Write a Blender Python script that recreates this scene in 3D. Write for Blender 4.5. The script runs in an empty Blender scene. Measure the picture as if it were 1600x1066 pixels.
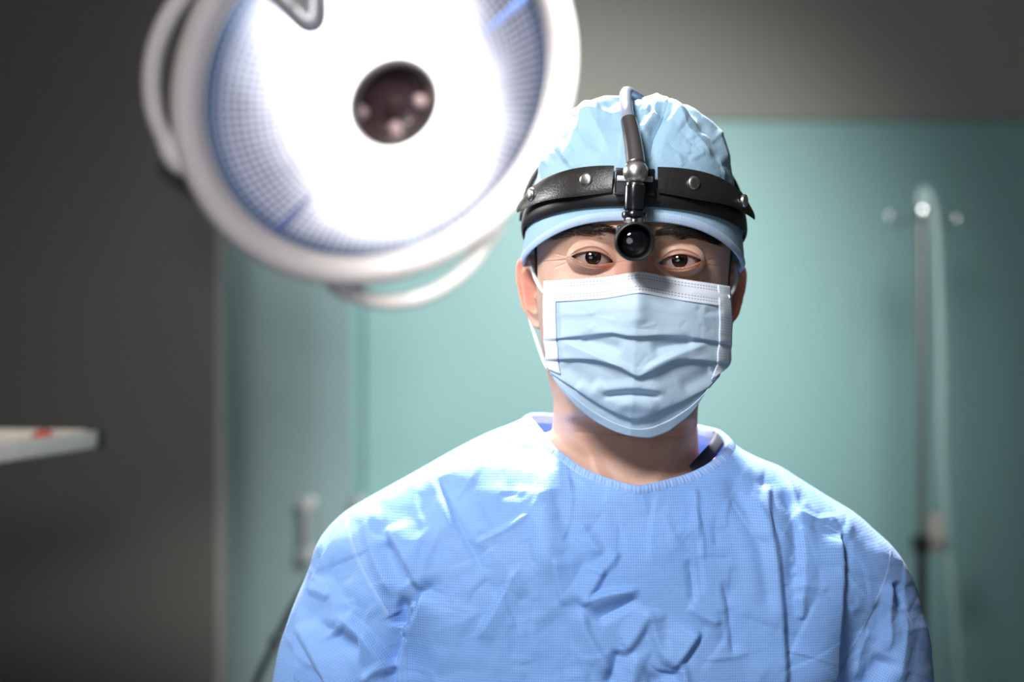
import bpy, math, random
import numpy as np
from mathutils import Vector, Matrix
rad = math.radians
C = bpy.context.scene.collection
sc = bpy.context.scene
# ------------------------------------------------------------ camera, world, lights, exposure
CAMZ = 1.53
FPX = 50.0/36.0*1600.0
cd = bpy.data.cameras.new('camera'); cam = bpy.data.objects.new('camera', cd); C.objects.link(cam)
cam.location = (0, 0, CAMZ); cam.rotation_euler = (rad(90), 0, 0)
cd.lens = 50; cd.sensor_width = 36; cd.clip_start = 0.05
cd.dof.use_dof = True; cd.dof.focus_distance = 1.062; cd.dof.aperture_fstop = 2.9; cd.dof.aperture_blades = 0
sc.camera = cam
vs = sc.view_settings
sc.display_settings.display_device = 'sRGB'
vs.view_transform = 'Standard'; vs.look = 'None'; vs.exposure = 0.0; vs.gamma = 1.0; vs.use_curve_mapping = False
sc.cycles.use_denoising = True
sc.cycles.max_bounces = 8
sc.cycles.sample_clamp_indirect = 6
w = bpy.data.worlds.new('world'); sc.world = w; w.use_nodes = True
w.node_tree.nodes['Background'].inputs[0].default_value = (0.5, 0.6, 0.62, 1)
w.node_tree.nodes['Background'].inputs[1].default_value = 0.02

def area_light(name, loc, target, size, power, color=(1, 1, 1), size_y=None, spread=180):
    l = bpy.data.lights.new(name, 'AREA'); l.energy = power; l.color = color; l.size = size
    if size_y: l.shape = 'RECTANGLE'; l.size_y = size_y
    else: l.shape = 'DISK'
    l.spread = rad(spread)
    o = bpy.data.objects.new(name, l); C.objects.link(o); o.location = loc
    o.rotation_euler = (Vector(target)-Vector(loc)).to_track_quat('-Z', 'Y').to_euler()
    return o
def spot_light(name, loc, target, power, ang, blend=1.0, radius=.08, color=(1, 1, 1)):
    l = bpy.data.lights.new(name, 'SPOT'); l.energy = power; l.color = color; l.spot_size = rad(ang); l.spot_blend = blend; l.shadow_soft_size = radius
    o = bpy.data.objects.new(name, l); C.objects.link(o); o.location = loc
    o.rotation_euler = (Vector(target)-Vector(loc)).to_track_quat('-Z', 'Y').to_euler(); return o
area_light('back_light', (-0.02, 2.05, 2.5), (0.10, 1.12, 1.42), 0.14, 19, (1, 0.98, 0.96), spread=70)
area_light('side_light', (-1.15, 1.55, 2.0), (0.06, 1.12, 1.50), 0.25, 1.6, (1, 0.99, 0.97), spread=60)
area_light('front_light', (-0.42, 0.0, 2.36), (0.10, 1.08, 1.45), 0.36, 27, (1.0, 0.99, 0.98))
area_light('front_fill', (-0.5, -0.6, 1.5), (0.10, 1.10, 1.5), 0.9, 4.0, (0.86, 0.93, 1.0))
spot_light('wall_fill_spot', (0.50, 1.38, 2.28), (0.0, 4.2, 1.38), 450, 59, 1.0, .22, (0.97, 1.0, 0.99))  # added unseen spot that pools light on the teal wall
spot_light('left_wall_light', (-0.08, 0.0, 1.84), (-0.72, 3.3, 1.25), 60, 30, 1.0, .10, (1.0, 0.96, 0.93))

# ------------------------------------------------------------ helpers
def PX(px, py, Y):
    return np.array([(px-800.0)/FPX*Y, Y, CAMZ+(533.0-py)/FPX*Y])
def to_px(P):
    return 800+P[..., 0]/P[..., 1]*FPX, 533-(P[..., 2]-CAMZ)/P[..., 1]*FPX
def spl(x, xs, ys):
    """monotone cubic through (xs, ys)"""
    xs = np.asarray(xs, float); ys = np.asarray(ys, float)
    if xs[0] > xs[-1]: xs = xs[::-1]; ys = ys[::-1]
    h = np.diff(xs); d = np.diff(ys)/h
    m = np.zeros(len(xs)); m[0] = d[0]; m[-1] = d[-1]
    for i in range(1, len(xs)-1):
        if d[i-1]*d[i] > 0:
            w1 = 2*h[i]+h[i-1]; w2 = h[i]+2*h[i-1]
            m[i] = (w1+w2)/(w1/d[i-1]+w2/d[i])
    x = np.clip(np.asarray(x, float), xs[0], xs[-1])
    k = np.clip(np.searchsorted(xs, x)-1, 0, len(xs)-2)
    t = (x-xs[k])/h[k]
    return ((2*t**3-3*t**2+1)*ys[k]+(t**3-2*t**2+t)*h[k]*m[k]+(-2*t**3+3*t**2)*ys[k+1]+(t**3-t**2)*h[k]*m[k+1])
def sstep(t):
    t = np.clip(t, 0, 1); return t*t*(3-2*t)
def gauss(x, s): return np.exp(-(x/s)**2)
WORLD = {}
def wloc(o): return WORLD.get(o.name, np.zeros(3)) if o else np.zeros(3)
def make(name, V, F, mat, parent=None, uv=None, smooth=True, origin=None):
    V = np.asarray(V, float).reshape(-1, 3)
    c = V.mean(0) if origin is None else np.asarray(origin, float)
    me = bpy.data.meshes.new(name)
    if isinstance(F, np.ndarray) and F.ndim == 2:
        n, k = F.shape
        me.vertices.add(len(V)); me.vertices.foreach_set('co', (V-c).astype(np.float32).ravel())
        me.loops.add(n*k); me.loops.foreach_set('vertex_index', F.astype(np.int32).ravel())
        me.polygons.add(n); me.polygons.foreach_set('loop_start', np.arange(0, n*k, k, dtype=np.int32))
        me.polygons.foreach_set('loop_total', np.full(n, k, dtype=np.int32))
        me.update(calc_edges=True)
    else:
        me.from_pydata([tuple(v) for v in (V-c)], [], [tuple(int(i) for i in f) for f in F])
    if uv is not None:
        li = np.zeros(len(me.loops), dtype=np.int32); me.loops.foreach_get('vertex_index', li)
        ul = me.uv_layers.new(name='UVMap'); ul.data.foreach_set('uv', np.asarray(uv, np.float32).reshape(-1, 2)[li].ravel())
    me.polygons.foreach_set('use_smooth', np.full(len(me.polygons), smooth, dtype=bool))
    me.validate(); me.update()
    if mat:
        for m_ in (mat if isinstance(mat, (list, tuple)) else [mat]): me.materials.append(m_)
    o = bpy.data.objects.new(name, me); C.objects.link(o)
    o.parent = parent; o.location = tuple(c-wloc(parent)); WORLD[o.name] = c
    return o
def empty(name, loc, label, cat, group=None, kind=None):
    o = bpy.data.objects.new(name, None); C.objects.link(o); o.location = tuple(loc); o.empty_display_size = .05
    WORLD[o.name] = np.asarray(loc, float)
    return tag(o, label, cat, group, kind)
def tag(o, label=None, cat=None, group=None, kind=None):
    if label: o['label'] = label
    if cat: o['category'] = cat
    if group: o['group'] = group
    if kind: o['kind'] = kind
    return o
def gridF(R, Cn, wrap=False, off=0, flip=False):
    r = np.arange(R-1)[:, None]; c = np.arange(Cn if wrap else Cn-1)[None, :]
    c2 = (c+1) % Cn
    f = np.stack([r*Cn+c, r*Cn+c2, (r+1)*Cn+c2, (r+1)*Cn+c], -1).reshape(-1, 4)+off
    return f[:, ::-1] if flip else f
class MB:
    """mesh builder collecting world-space pieces"""
    def __init__(s): s.V = []; s.F = []; s.n = 0
    def add(s, V, F):
        V = np.asarray(V, float).reshape(-1, 3)
        s.V.append(V); s.F += [tuple(int(i)+s.n for i in f) for f in F]; s.n += len(V)
    def box(s, lo, hi, M=None, bev=0.0):
        lo = np.array(lo, float); hi = np.array(hi, float)
        if bev <= 0:
            V = [(x, y, z) for z in (lo[2], hi[2]) for y in (lo[1], hi[1]) for x in (lo[0], hi[0])]
            F = [(0, 2, 3, 1), (4, 5, 7, 6), (0, 1, 5, 4), (2, 6, 7, 3), (0, 4, 6, 2), (1, 3, 7, 5)]
        else:
            import bmesh
            bm = bmesh.new(); bmesh.ops.create_cube(bm, size=1)
            for v in bm.verts:
                v.co = Vector([(lo[i]+hi[i])/2+v.co[i]*(hi[i]-lo[i]) for i in range(3)])
            bmesh.ops.bevel(bm, geom=list(bm.edges), offset=bev, segments=3, profile=.5, affect='EDGES')
            V = [tuple(v.co) for v in bm.verts]; bm.verts.index_update()
            F = [tuple(v.index for v in f.verts) for f in bm.faces]; bm.free()
        V = np.array(V)
        if M is not None: V = V@np.array(M)[:3, :3].T+np.array(M)[:3, 3]
        s.add(V, F); return s
    def tube(s, pts, r, seg=16, cap=True, closed=False, smoothn=0):
        P = np.asarray(pts, float); n = len(P)
        r = np.full(n, r) if np.isscalar(r) else np.asarray(r, float)
        if closed: T = np.roll(P, -1, 0)-np.roll(P, 1, 0)
        else: T = np.gradient(P, axis=0)
        T /= np.linalg.norm(T, axis=1)[:, None]+1e-12
        a = np.array([0, 0, 1.0]) if abs(T[0][2]) < .9 else np.array([1.0, 0, 0])
        N = np.cross(T[0], a); N /= np.linalg.norm(N); Ns = []
        for i in range(n):
            N = N-T[i]*np.dot(N, T[i]); N /= np.linalg.norm(N)+1e-12; Ns.append(N)
        Ns = np.array(Ns); B = np.cross(T, Ns)
        an = np.linspace(0, 2*math.pi, seg, endpoint=False)
        V = P[:, None]+r[:, None, None]*(np.cos(an)[None, :, None]*Ns[:, None]+np.sin(an)[None, :, None]*B[:, None])
        F = [tuple(f) for f in gridF(n, seg, True)]
        if closed:
            for k in range(seg): F.append(((n-1)*seg+k, (n-1)*seg+(k+1) % seg, (k+1) % seg, k))
        elif cap:
            F.append(tuple(range(seg))[::-1]); F.append(tuple((n-1)*seg+k for k in range(seg)))
        s.add(V, F); return s
    def lathe(s, prof, origin, axis, seg=48, cap=True):
        """prof: (radius, height along axis)"""
        ax = np.array(axis, float); ax /= np.linalg.norm(ax)
        a = np.array([0, 0, 1.0]) if abs(ax[2]) < .9 else np.array([1.0, 0, 0])
        U = np.cross(a, ax); U /= np.linalg.norm(U); W = np.cross(ax, U)
        an = np.linspace(0, 2*math.pi, seg, endpoint=False)
        V = []
        for r_, h in prof:
            V.append(np.array(origin)+ax*h+r_*(np.cos(an)[:, None]*U+np.sin(an)[:, None]*W))
        F = [tuple(f) for f in gridF(len(prof), seg, True)]
        if cap:
            F.append(tuple(range(seg))[::-1]); F.append(tuple((len(prof)-1)*seg+k for k in range(seg)))
        s.add(np.array(V), F); return s
    def build(s, name, mat, parent=None, smooth=True, **k):
        o = make(name, np.concatenate(s.V), s.F, mat, parent, smooth=smooth, **k)
        if smooth: autosmooth(o)
        return o
def autosmooth(o, deg=38):
    me = o.data
    import bmesh
    bm = bmesh.new(); bm.from_mesh(me)
    bmesh.ops.recalc_face_normals(bm, faces=bm.faces)
    for e in bm.edges:
        if len(e.link_faces) == 2 and e.calc_face_angle(0) > rad(deg): e.smooth = False
    bm.to_mesh(me); bm.free()
def curve_pts(pts, n=40, closed=False):
    P = np.asarray(pts, float); m = len(P)
    t = np.linspace(0, m if closed else m-1, n, endpoint=not closed); out = []
    for q in t:
        i = int(math.floor(q)); f = q-i
        if not closed and i >= m-1: i = m-2; f = 1.0
        g = (lambda k: P[k % m]) if closed else (lambda k: P[min(max(k, 0), m-1)])
        p0, p1, p2, p3 = g(i-1), g(i), g(i+1), g(i+2)
        out.append(.5*((2*p1)+(p2-p0)*f+(2*p0-5*p1+4*p2-p3)*f*f+(3*p1-p0-3*p2+p3)*f**3))
    return np.array(out)

# ------------------------------------------------------------ materials
class NT:
    def __init__(s, name):
        s.m = bpy.data.materials.new(name); s.m.use_nodes = True; s.t = s.m.node_tree
        s.b = s.t.nodes['Principled BSDF']; s.out = s.t.nodes['Material Output']
    def n(s, typ, **kw):
        x = s.t.nodes.new(typ)
        for k, v in kw.items():
            if k.startswith('i_'):
                key = k[2:]; key = int(key) if key.isdigit() else key.replace('_', ' ')
                if hasattr(v, 'is_output'): s.t.links.new(v, x.inputs[key])
                else: x.inputs[key].default_value = v
            else: setattr(x, k, v)
        return x
    def l(s, a, b): s.t.links.new(a, b)
    def math(s, op, a, b=None, c=None, clamp=False):
        x = s.n('ShaderNodeMath', operation=op); x.use_clamp = clamp
        for i, v in enumerate((a, b, c)):
            if v is None: continue
            if hasattr(v, 'is_output'): s.l(v, x.inputs[i])
            else: x.inputs[i].default_value = v
        return x.outputs[0]
    def mix(s, f, a, b, mode='MIX'):
        x = s.n('ShaderNodeMix', data_type='RGBA', blend_type=mode)
        for i, v in ((0, f), (6, a), (7, b)):
            if hasattr(v, 'is_output'): s.l(v, x.inputs[i])
            else: x.inputs[i].default_value = v if i == 0 else (tuple(v)+(1,) if len(v) == 3 else v)
        return x.outputs[2]
    def ramp(s, f, stops):
        x = s.n('ShaderNodeValToRGB'); s.l(f, x.inputs[0]); e = x.color_ramp.elements
        while len(e) > len(stops): e.remove(e[-1])
        while len(e) < len(stops): e.new(0.5)
        for q, (p, c) in zip(e, stops): q.position = p; q.color = tuple(c)+(1,) if len(c) == 3 else c
        return x.outputs[0]
    def noise(s, scale, detail=3, vec=None, rough=.5, dist=0):
        x = s.n('ShaderNodeTexNoise'); x.inputs['Scale'].default_value = scale; x.inputs['Detail'].default_value = detail
        x.inputs['Roughness'].default_value = rough; x.inputs['Distortion'].default_value = dist
        if vec is not None: s.l(vec, x.inputs['Vector'])
        return x.outputs[0]
    def coord(s, k='Object'):
        if not hasattr(s, 'tc'): s.tc = s.n('ShaderNodeTexCoord')
        return s.tc.outputs[k]
    def bump(s, h, strength=.3, dist=.001, chain=None):
        x = s.n('ShaderNodeBump'); x.inputs['Strength'].default_value = strength; x.inputs['Distance'].default_value = dist
        s.l(h, x.inputs['Height'])
        if chain is not None: s.l(chain, x.inputs['Normal'])
        s.l(x.outputs[0], s.b.inputs['Normal']); return x.outputs[0]
    def set(s, **kw):
        for k, v in kw.items():
            k = k.replace('_', ' ')
            if hasattr(v, 'is_output'): s.l(v, s.b.inputs[k])
            else: s.b.inputs[k].default_value = tuple(v)+(1,) if isinstance(v, tuple) and len(v) == 3 and k in ('Base Color', 'Emission Color', 'Sheen Tint', 'Specular Tint') else v
        return s
def srgb(r, g, b):
    f = lambda c: (c/255/12.92) if c/255 <= .04045 else ((c/255+.055)/1.055)**2.4
    return (f(r), f(g), f(b))
def plain(name, col, rough=.5, metal=0, nscale=30, var=.08, bump=.05, bdist=.0005, **kw):
    k = NT(name); nz = k.noise(nscale, 4, k.coord())
    c2 = tuple(max(0, x*(1-var*2)) for x in col)
    k.set(Base_Color=k.mix(nz, c2, col), Roughness=rough, Metallic=metal, **kw)
    if bump: k.bump(nz, bump, bdist)
    return k.m

# walls
def wall_mat(name, col, rough=.55, ns=1.2, var=.05, spec=.4):
    k = NT(name); nz = k.noise(ns, 3, k.coord()); fine = k.noise(90, 2, k.coord())
    k.set(Base_Color=k.mix(nz, tuple(c*(1-var) for c in col), tuple(c*(1+var) for c in col)), Roughness=rough)
    k.b.inputs['Specular IOR Level'].default_value = spec
    k.bump(fine, .05, .001); return k.m
M = {}
M['teal'] = wall_mat('teal_wall', (0.245, 0.43, 0.42), .45)
M['upper'] = wall_mat('grey_upper_wall', (0.27, 0.265, 0.235), .7)
M['grey'] = wall_mat('dark_grey_wall', (0.10, 0.095, 0.085), .5)
M['floor'] = wall_mat('vinyl_floor', (0.22, 0.25, 0.25), .35, 3)
M['ceil'] = wall_mat('ceiling_paint', (0.55, 0.55, 0.53), .8)
M['white_plastic'] = plain('lamp_housing', (0.66, 0.585, 0.56), .35, bump=0.02)
M['grey_plastic'] = plain('dark_grey_plastic', (0.05, 0.05, 0.055), .5)
M['chrome'] = plain('chrome', (0.75, 0.75, 0.74), .18, 1.0, bump=0)
M['satin'] = plain('satin_steel', (0.85, 0.84, 0.82), .35, .85, bump=0)
M['steel'] = plain('brushed_steel', (0.55, 0.54, 0.52), .35, 1.0, nscale=60)
M['black'] = plain('black_plastic', (0.012, 0.012, 0.013), .4)
M['gloss_black'] = plain('gloss_black', (0.010, 0.011, 0.014), .16, bump=0)
M['red'] = plain('red_plastic', (0.55, 0.06, 0.045), .4)
M['beige'] = plain('beige_plastic', (0.45, 0.40, 0.35), .45)
M['paint_rail'] = plain('cream_rail', (0.62, 0.58, 0.50), .35)
k = NT('frosted_glass'); nz = k.noise(2.0, 2, k.coord())
k.set(Base_Color=(0.36, 0.47, 0.47), Roughness=.42)
tr = k.n('ShaderNodeBsdfTransparent'); tr.inputs[0].default_value = (0.62, 0.72, 0.72, 1)
mx = k.n('ShaderNodeMixShader'); mx.inputs[0].default_value = .55
k.l(tr.outputs[0], mx.inputs[1]); k.l(k.b.outputs[0], mx.inputs[2]); k.l(mx.outputs[0], k.out.inputs[0])
M['glass'] = k.m
k = NT('clear_tube'); k.set(Base_Color=(0.62, 0.78, 0.76), Roughness=.25)
tr = k.n('ShaderNodeBsdfTransparent'); tr.inputs[0].default_value = (0.9, 0.95, 0.95, 1)
mx = k.n('ShaderNodeMixShader'); mx.inputs[0].default_value = .5
k.l(tr.outputs[0], mx.inputs[1]); k.l(k.b.outputs[0], mx.inputs[2]); k.l(mx.outputs[0], k.out.inputs[0])
mx.inputs[0].default_value = .38; M['tube'] = k.m

# surgical lamp lens: a faceted reflector that gives off light. uv = polar (angle 0..1, radius 0..1)
k = NT('lamp_lens')
sep = k.n('ShaderNodeSeparateXYZ'); k.l(k.coord('UV'), sep.inputs[0]); A, R = sep.outputs[0], sep.outputs[1]
def cell(x, n, wd):
    f = k.math('FRACT', k.math('MULTIPLY', x, n)); d = k.math('ABSOLUTE', k.math('SUBTRACT', f, .5))
    return k.math('SUBTRACT', 1.0, k.math('SMOOTHSTEP' if False else 'GREATER_THAN', d, .5-wd))
ca = cell(A, 120, .16); cr = cell(R, 26, .15)
grid = k.math('MULTIPLY', ca, cr)
# lit facets of the reflector: bright fan axis and hot centre
fan = k.math('COSINE', k.math('MULTIPLY', k.math('SUBTRACT', A, .345), 4*math.pi))   # two lobes
fan = k.math('ADD', k.math('MULTIPLY', fan, .5), .5)
nz = k.noise(9, 3, k.coord('Object'))
edge = k.math('SUBTRACT', k.math('ADD', .84, k.math('MULTIPLY', fan, .32)), R)          # >0 inside the hot zone
hot = k.math('MULTIPLY', k.math('ADD', edge, k.math('MULTIPLY', k.math('SUBTRACT', nz, .5), .20)), 2.4, clamp=True)
spoke = None
streng = k.math('MULTIPLY', k.math('MULTIPLY', hot, hot), 3.2)
base = k.math('ADD', .15, k.math('MULTIPLY', grid, .62))
rimf = k.math('MULTIPLY', k.math('SUBTRACT', 1.0, R), 9.0, clamp=True)
base = k.math('MULTIPLY', base, k.math('ADD', .45, k.math('MULTIPLY', rimf, .55)))
em = k.n('ShaderNodeEmission')
col = k.mix(rimf, (0.13, 0.30, 0.62), k.mix(grid, (0.30, 0.36, 0.66), (0.72, 0.74, 0.95)))
col = k.mix(hot, col, (1.0, 0.985, 0.98))
k.l(col, em.inputs[0]); k.l(k.math('ADD', streng, base), em.inputs[1])
gl = k.n('ShaderNodeBsdfGlossy'); gl.inputs['Roughness'].default_value = .15; gl.inputs[0].default_value = (.05, .05, .05, 1)
ad = k.n('ShaderNodeAddShader'); k.l(em.outputs[0], ad.inputs[0]); k.l(gl.outputs[0], ad.inputs[1]); k.l(ad.outputs[0], k.out.inputs[0])
M['lens'] = k.m

# gown: blue non-woven cloth with a fine perforated grid, uv in metres
def weave(name, col_hi, col_lo, hole, px, pz, rot=0, bstr=.5, trans=.25, amount=.5):
    k = NT(name)
    mp = k.n('ShaderNodeMapping'); k.l(k.coord('UV'), mp.inputs[0]); mp.inputs['Rotation'].default_value = (0, 0, rot)
    sep = k.n('ShaderNodeSeparateXYZ'); k.l(mp.outputs[0], sep.inputs[0])
    su = k.math('SINE', k.math('MULTIPLY', sep.outputs[0], 2*math.pi/px))
    sv = k.math('SINE', k.math('MULTIPLY', sep.outputs[1], 2*math.pi/pz))
    d = k.math('MULTIPLY', k.math('ADD', su, 1), k.math('ADD', sv, 1))       # 0..4
    dot = k.math('MULTIPLY', k.math('SUBTRACT', d, 2.0), .7, clamp=True)
    big = k.noise(9, 4, k.coord('UV'), .6)
    c = k.mix(big, col_lo, col_hi)
    pres = k.math('ADD', k.math('MULTIPLY', k.noise(14, 2, k.coord('UV')), 1.6), -.35, clamp=True)
    c = k.mix(k.math('MULTIPLY', k.math('MULTIPLY', dot, amount), pres), c, hole)
    k.set(Base_Color=c, Roughness=.62)
    k.b.inputs['Specular IOR Level'].default_value = .35
    k.b.inputs['Sheen Weight'].default_value = .15
    cr1 = k.n('ShaderNodeTexVoronoi', feature='DISTANCE_TO_EDGE'); cr1.inputs['Scale'].default_value = 42
    wob = k.n('ShaderNodeVectorMath', operation='ADD'); k.l(k.coord('UV'), wob.inputs[0])
    nv = k.n('ShaderNodeTexNoise'); nv.inputs['Scale'].default_value = 30; k.l(k.coord('UV'), nv.inputs[0])
    scv = k.n('ShaderNodeVectorMath', operation='SCALE'); k.l(nv.outputs['Color'], scv.inputs[0]); scv.inputs['Scale'].default_value = .02
    k.l(scv.outputs[0], wob.inputs[1]); k.l(wob.outputs[0], cr1.inputs['Vector'])
    crk = k.math('MULTIPLY', cr1.outputs['Distance'], 6.0, clamp=True)
    soft = k.noise(55, 4, k.coord('UV'), .55)
    b1 = k.bump(k.math('ADD', k.math('MULTIPLY', crk, .35), soft), .25, .0015)
    b2 = k.bump(k.math('SUBTRACT', 1.0, dot), bstr, .0003, chain=b1)
    if trans:
        tl = k.n('ShaderNodeBsdfTranslucent'); k.l(c, tl.inputs[0]); k.l(b2, tl.inputs['Normal'])
        mx = k.n('ShaderNodeMixShader'); mx.inputs[0].default_value = trans
        k.l(k.b.outputs[0], mx.inputs[1]); k.l(tl.outputs[0], mx.inputs[2]); k.l(mx.outputs[0], k.out.inputs[0])
    return k.m
M['gown'] = weave('gown_cloth', (0.34, 0.565, 0.96), (0.20, 0.43, 0.91), (0.03, 0.10, 0.45), .00175, .0020, amount=.8)
M['gown_plain'] = weave('gown_trim', (0.38, 0.58, 0.97), (0.32, 0.53, 0.95), (0.15, 0.3, 0.8), .0012, .006, amount=.35)
M['cap'] = weave('cap_cloth', (0.46, 0.69, 0.86), (0.38, 0.62, 0.82), (0.16, 0.36, 0.62), .0016, .0013, rot=.55, trans=.2)
M['cap_trim'] = weave('cap_trim', (0.58, 0.72, 0.92), (0.50, 0.66, 0.90), (0.3, 0.45, 0.8), .002, .002, trans=.2, amount=.2)
M['mask'] = weave('mask_cloth', (0.70, 0.86, 0.99), (0.62, 0.81, 0.98), (0.42, 0.6, 0.88), .0011, .0011, rot=.7, bstr=.12, trans=.3, amount=.18)
M['navy'] = plain('navy_cloth', (0.012, 0.014, 0.035), .8, nscale=300)

# white mask binding with woven stitch dashes; uv in metres along / across
k = NT('mask_binding')
sep = k.n('ShaderNodeSeparateXYZ'); k.l(k.coord('UV'), sep.inputs[0])
du = k.math('GREATER_THAN', k.math('SINE', k.math('MULTIPLY', sep.outputs[0], 2*math.pi/.0026)), -.25)
rows = None
for v0 in (.0026, .0048, .0112, .0134):
    q = k.math('LESS_THAN', k.math('ABSOLUTE', k.math('SUBTRACT', sep.outputs[1], v0)), .00038)
    rows = q if rows is None else k.math('ADD', rows, q)
dash = k.math('MULTIPLY', rows, du)
ridge = k.math('LESS_THAN', k.math('ABSOLUTE', k.math('SUBTRACT', sep.outputs[1], .0080)), .0021)
k.set(Base_Color=k.mix(dash, (0.80, 0.85, 0.95), (0.36, 0.42, 0.60)), Roughness=.6)
b = k.bump(k.math('SUBTRACT', k.math('MULTIPLY', ridge, .6), dash), .5, .0004)
M['binding'] = k.m
k = NT('side_binding')
sep = k.n('ShaderNodeSeparateXYZ'); k.l(k.coord('UV'), sep.inputs[0])
du = k.math('GREATER_THAN', k.math('SINE', k.math('MULTIPLY', sep.outputs[1], 2*math.pi/.0021)), -.1)
q = k.math('GREATER_THAN', k.math('SINE', k.math('MULTIPLY', sep.outputs[0], 2*math.pi/.0022)), .35)
dash = k.math('MULTIPLY', du, q)
k.set(Base_Color=k.mix(dash, (0.78, 0.86, 0.96), (0.50, 0.60, 0.82)), Roughness=.6); k.bump(k.math('SUBTRACT', 1.0, dash), .4, .0004)
M['side_binding'] = k.m
M['loop'] = plain('white_elastic', (0.85, 0.87, 0.92), .6, nscale=400, bump=.2)

# skin: uv carries face coordinates (x, z) in decimetres of the head frame
k = NT('skin')
at = k.n('ShaderNodeAttribute', attribute_name='tone')   # r = redness, g = lid darkness with painted-in shade, b = hair stubble
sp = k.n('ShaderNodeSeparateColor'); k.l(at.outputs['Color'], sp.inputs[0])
n1 = k.noise(60, 5, k.coord(), .6); n2 = k.noise(420, 3, k.coord(), .6); n3 = k.noise(14, 2, k.coord())
c = k.mix(n1, (0.56, 0.34, 0.25), (0.72, 0.48, 0.37))
c = k.mix(k.math('MULTIPLY', n3, .35), c, (0.62, 0.33, 0.25))
c = k.mix(sp.outputs[0], c, (0.62, 0.17, 0.12))
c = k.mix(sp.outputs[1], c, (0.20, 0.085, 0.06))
mole = k.n('ShaderNodeTexVoronoi'); mole.inputs['Scale'].default_value = 34; k.l(k.coord(), mole.inputs['Vector'])
ml = k.math('LESS_THAN', mole.outputs['Distance'], .045)
c = k.mix(k.math('MULTIPLY', ml, .35), c, (0.15, 0.06, 0.04))
k.set(Base_Color=c, Roughness=k.math('ADD', .34, k.math('MULTIPLY', n2, .25)))
k.b.inputs['Subsurface Weight'].default_value = .75
k.b.inputs['Subsurface Radius'].default_value = (1.0, .32, .16)
k.b.inputs['Subsurface Scale'].default_value = .009
k.b.inputs['Specular IOR Level'].default_value = .45
vo = k.n('ShaderNodeTexVoronoi'); vo.inputs['Scale'].default_value = 900; k.l(k.coord(), vo.inputs['Vector'])
b = k.bump(vo.outputs['Distance'], .35, .0004); k.bump(n2, .25, .0006, chain=b)
M['skin'] = k.m
k = NT('eye')
sep = k.n('ShaderNodeVectorMath', operation='LENGTH'); k.l(k.coord('UV'), sep.inputs[0]); rr = sep.outputs['Value']
vein = k.noise(9, 5, k.coord('UV'), .7)
scl = k.mix(k.math('MULTIPLY', rr, .30, clamp=True), (0.44, 0.38, 0.36), (0.28, 0.12, 0.10))
scl = k.mix(k.math('MULTIPLY', vein, .3), scl, (0.55, 0.25, 0.2))
iris = k.ramp(rr, [(0.0, (0.002, .002, .002)), (.22, (.002, .002, .002)), (.27, (0.016, 0.007, 0.004)), (.42, (0.012, 0.005, 0.003)), (.5, (.004, .003, .003))])
k.set(Base_Color=k.mix(k.math('LESS_THAN', rr, .505), scl, iris), Roughness=.08)
k.b.inputs['Coat Weight'].default_value = 1.0; k.b.inputs['Coat Roughness'].default_value = .02
M['eye'] = k.m
M['hair'] = plain('black_hair', (0.012, 0.009, 0.008), .45, bump=0)
k = NT('black_leather')
vo = k.n('ShaderNodeTexVoronoi'); vo.inputs['Scale'].default_value = 700; k.l(k.coord(), vo.inputs['Vector'])
nz = k.noise(120, 4, k.coord(), .6); wear = k.noise(35, 6, k.coord(), .7)
dust = k.math('MULTIPLY', k.math('SUBTRACT', wear, .60), 5.0, clamp=True)
k.set(Base_Color=k.mix(k.math('MULTIPLY', dust, .35), (0.016, 0.014, 0.013), (0.16, 0.14, 0.125)), Roughness=k.math('ADD', .30, k.math('MULTIPLY', nz, .22)))
b = k.bump(vo.outputs['Distance'], .25, .0004); k.bump(nz, .3, .0008, chain=b)
M['leather'] = k.m
M['pad'] = plain('black_padding', (0.012, 0.012, 0.014), .42, nscale=200, bump=.2)
M['cable'] = plain('grey_blue_cable', (0.30, 0.33, 0.44), .3, bump=0)
M['sleeve'] = plain('dark_metal_sleeve', (0.34, 0.31, 0.31), .25, .9, bump=0)
k = NT('optic_lens'); k.set(Base_Color=(0.004, 0.004, 0.006), Roughness=.05); k.b.inputs['Coat Weight'].default_value = 1
M['optic'] = k.m

# ------------------------------------------------------------ the room
def struct(name, mb, mat, parent=None, label=None):
    o = mb.build(name, mat, parent, smooth=False)
    if parent is None: o['kind'] = 'structure'
    if label: o['label'] = label
    return o
YB = 4.2
ztop = CAMZ+(533-189)/FPX*YB
struct('floor', MB().box((-3.6, -2.2, -.1), (3.2, YB+.15, 0)), M['floor'])
struct('ceiling', MB().box((-3.6, -2.2, 3.0), (3.2, YB+.15, 3.1)), M['ceil'])
struct('wall_back', MB().box((-3.6, YB, 0), (3.2, YB+.15, ztop)), M['teal'], label='teal wall behind the masked person')
struct('trim_1', MB().box((-.66, YB-.03, ztop), (3.2, YB+.15, 3.0)), M['upper'], label='grey wall band above the teal wall')
struct('wall_right', MB().box((3.2, -2.2, 0), (3.35, YB+.15, 3.0)), M['upper'])
struct('wall_front', MB().box((-3.6, -2.35, 0), (3.2, -2.2, 3.0)), M['upper'])
YL = 3.3; xe = (347-800)/FPX*YL
struct('wall_left', MB().box((-3.6, YL, 0), (xe-.012, YL+.12, 3.0)), M['grey'], label='dark grey wall on the left')
struct('trim_2', MB().box((xe-.012, YL-.004, 0), (xe, YL+.124, 3.0)), plain('pale_edge', (.30, .28, .26), .5), label='pale vertical edge of the dark grey wall')
struct('wall_side', MB().box((-3.6, -2.2, 0), (-3.45, YL, 3.0)), M['grey'])
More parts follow.
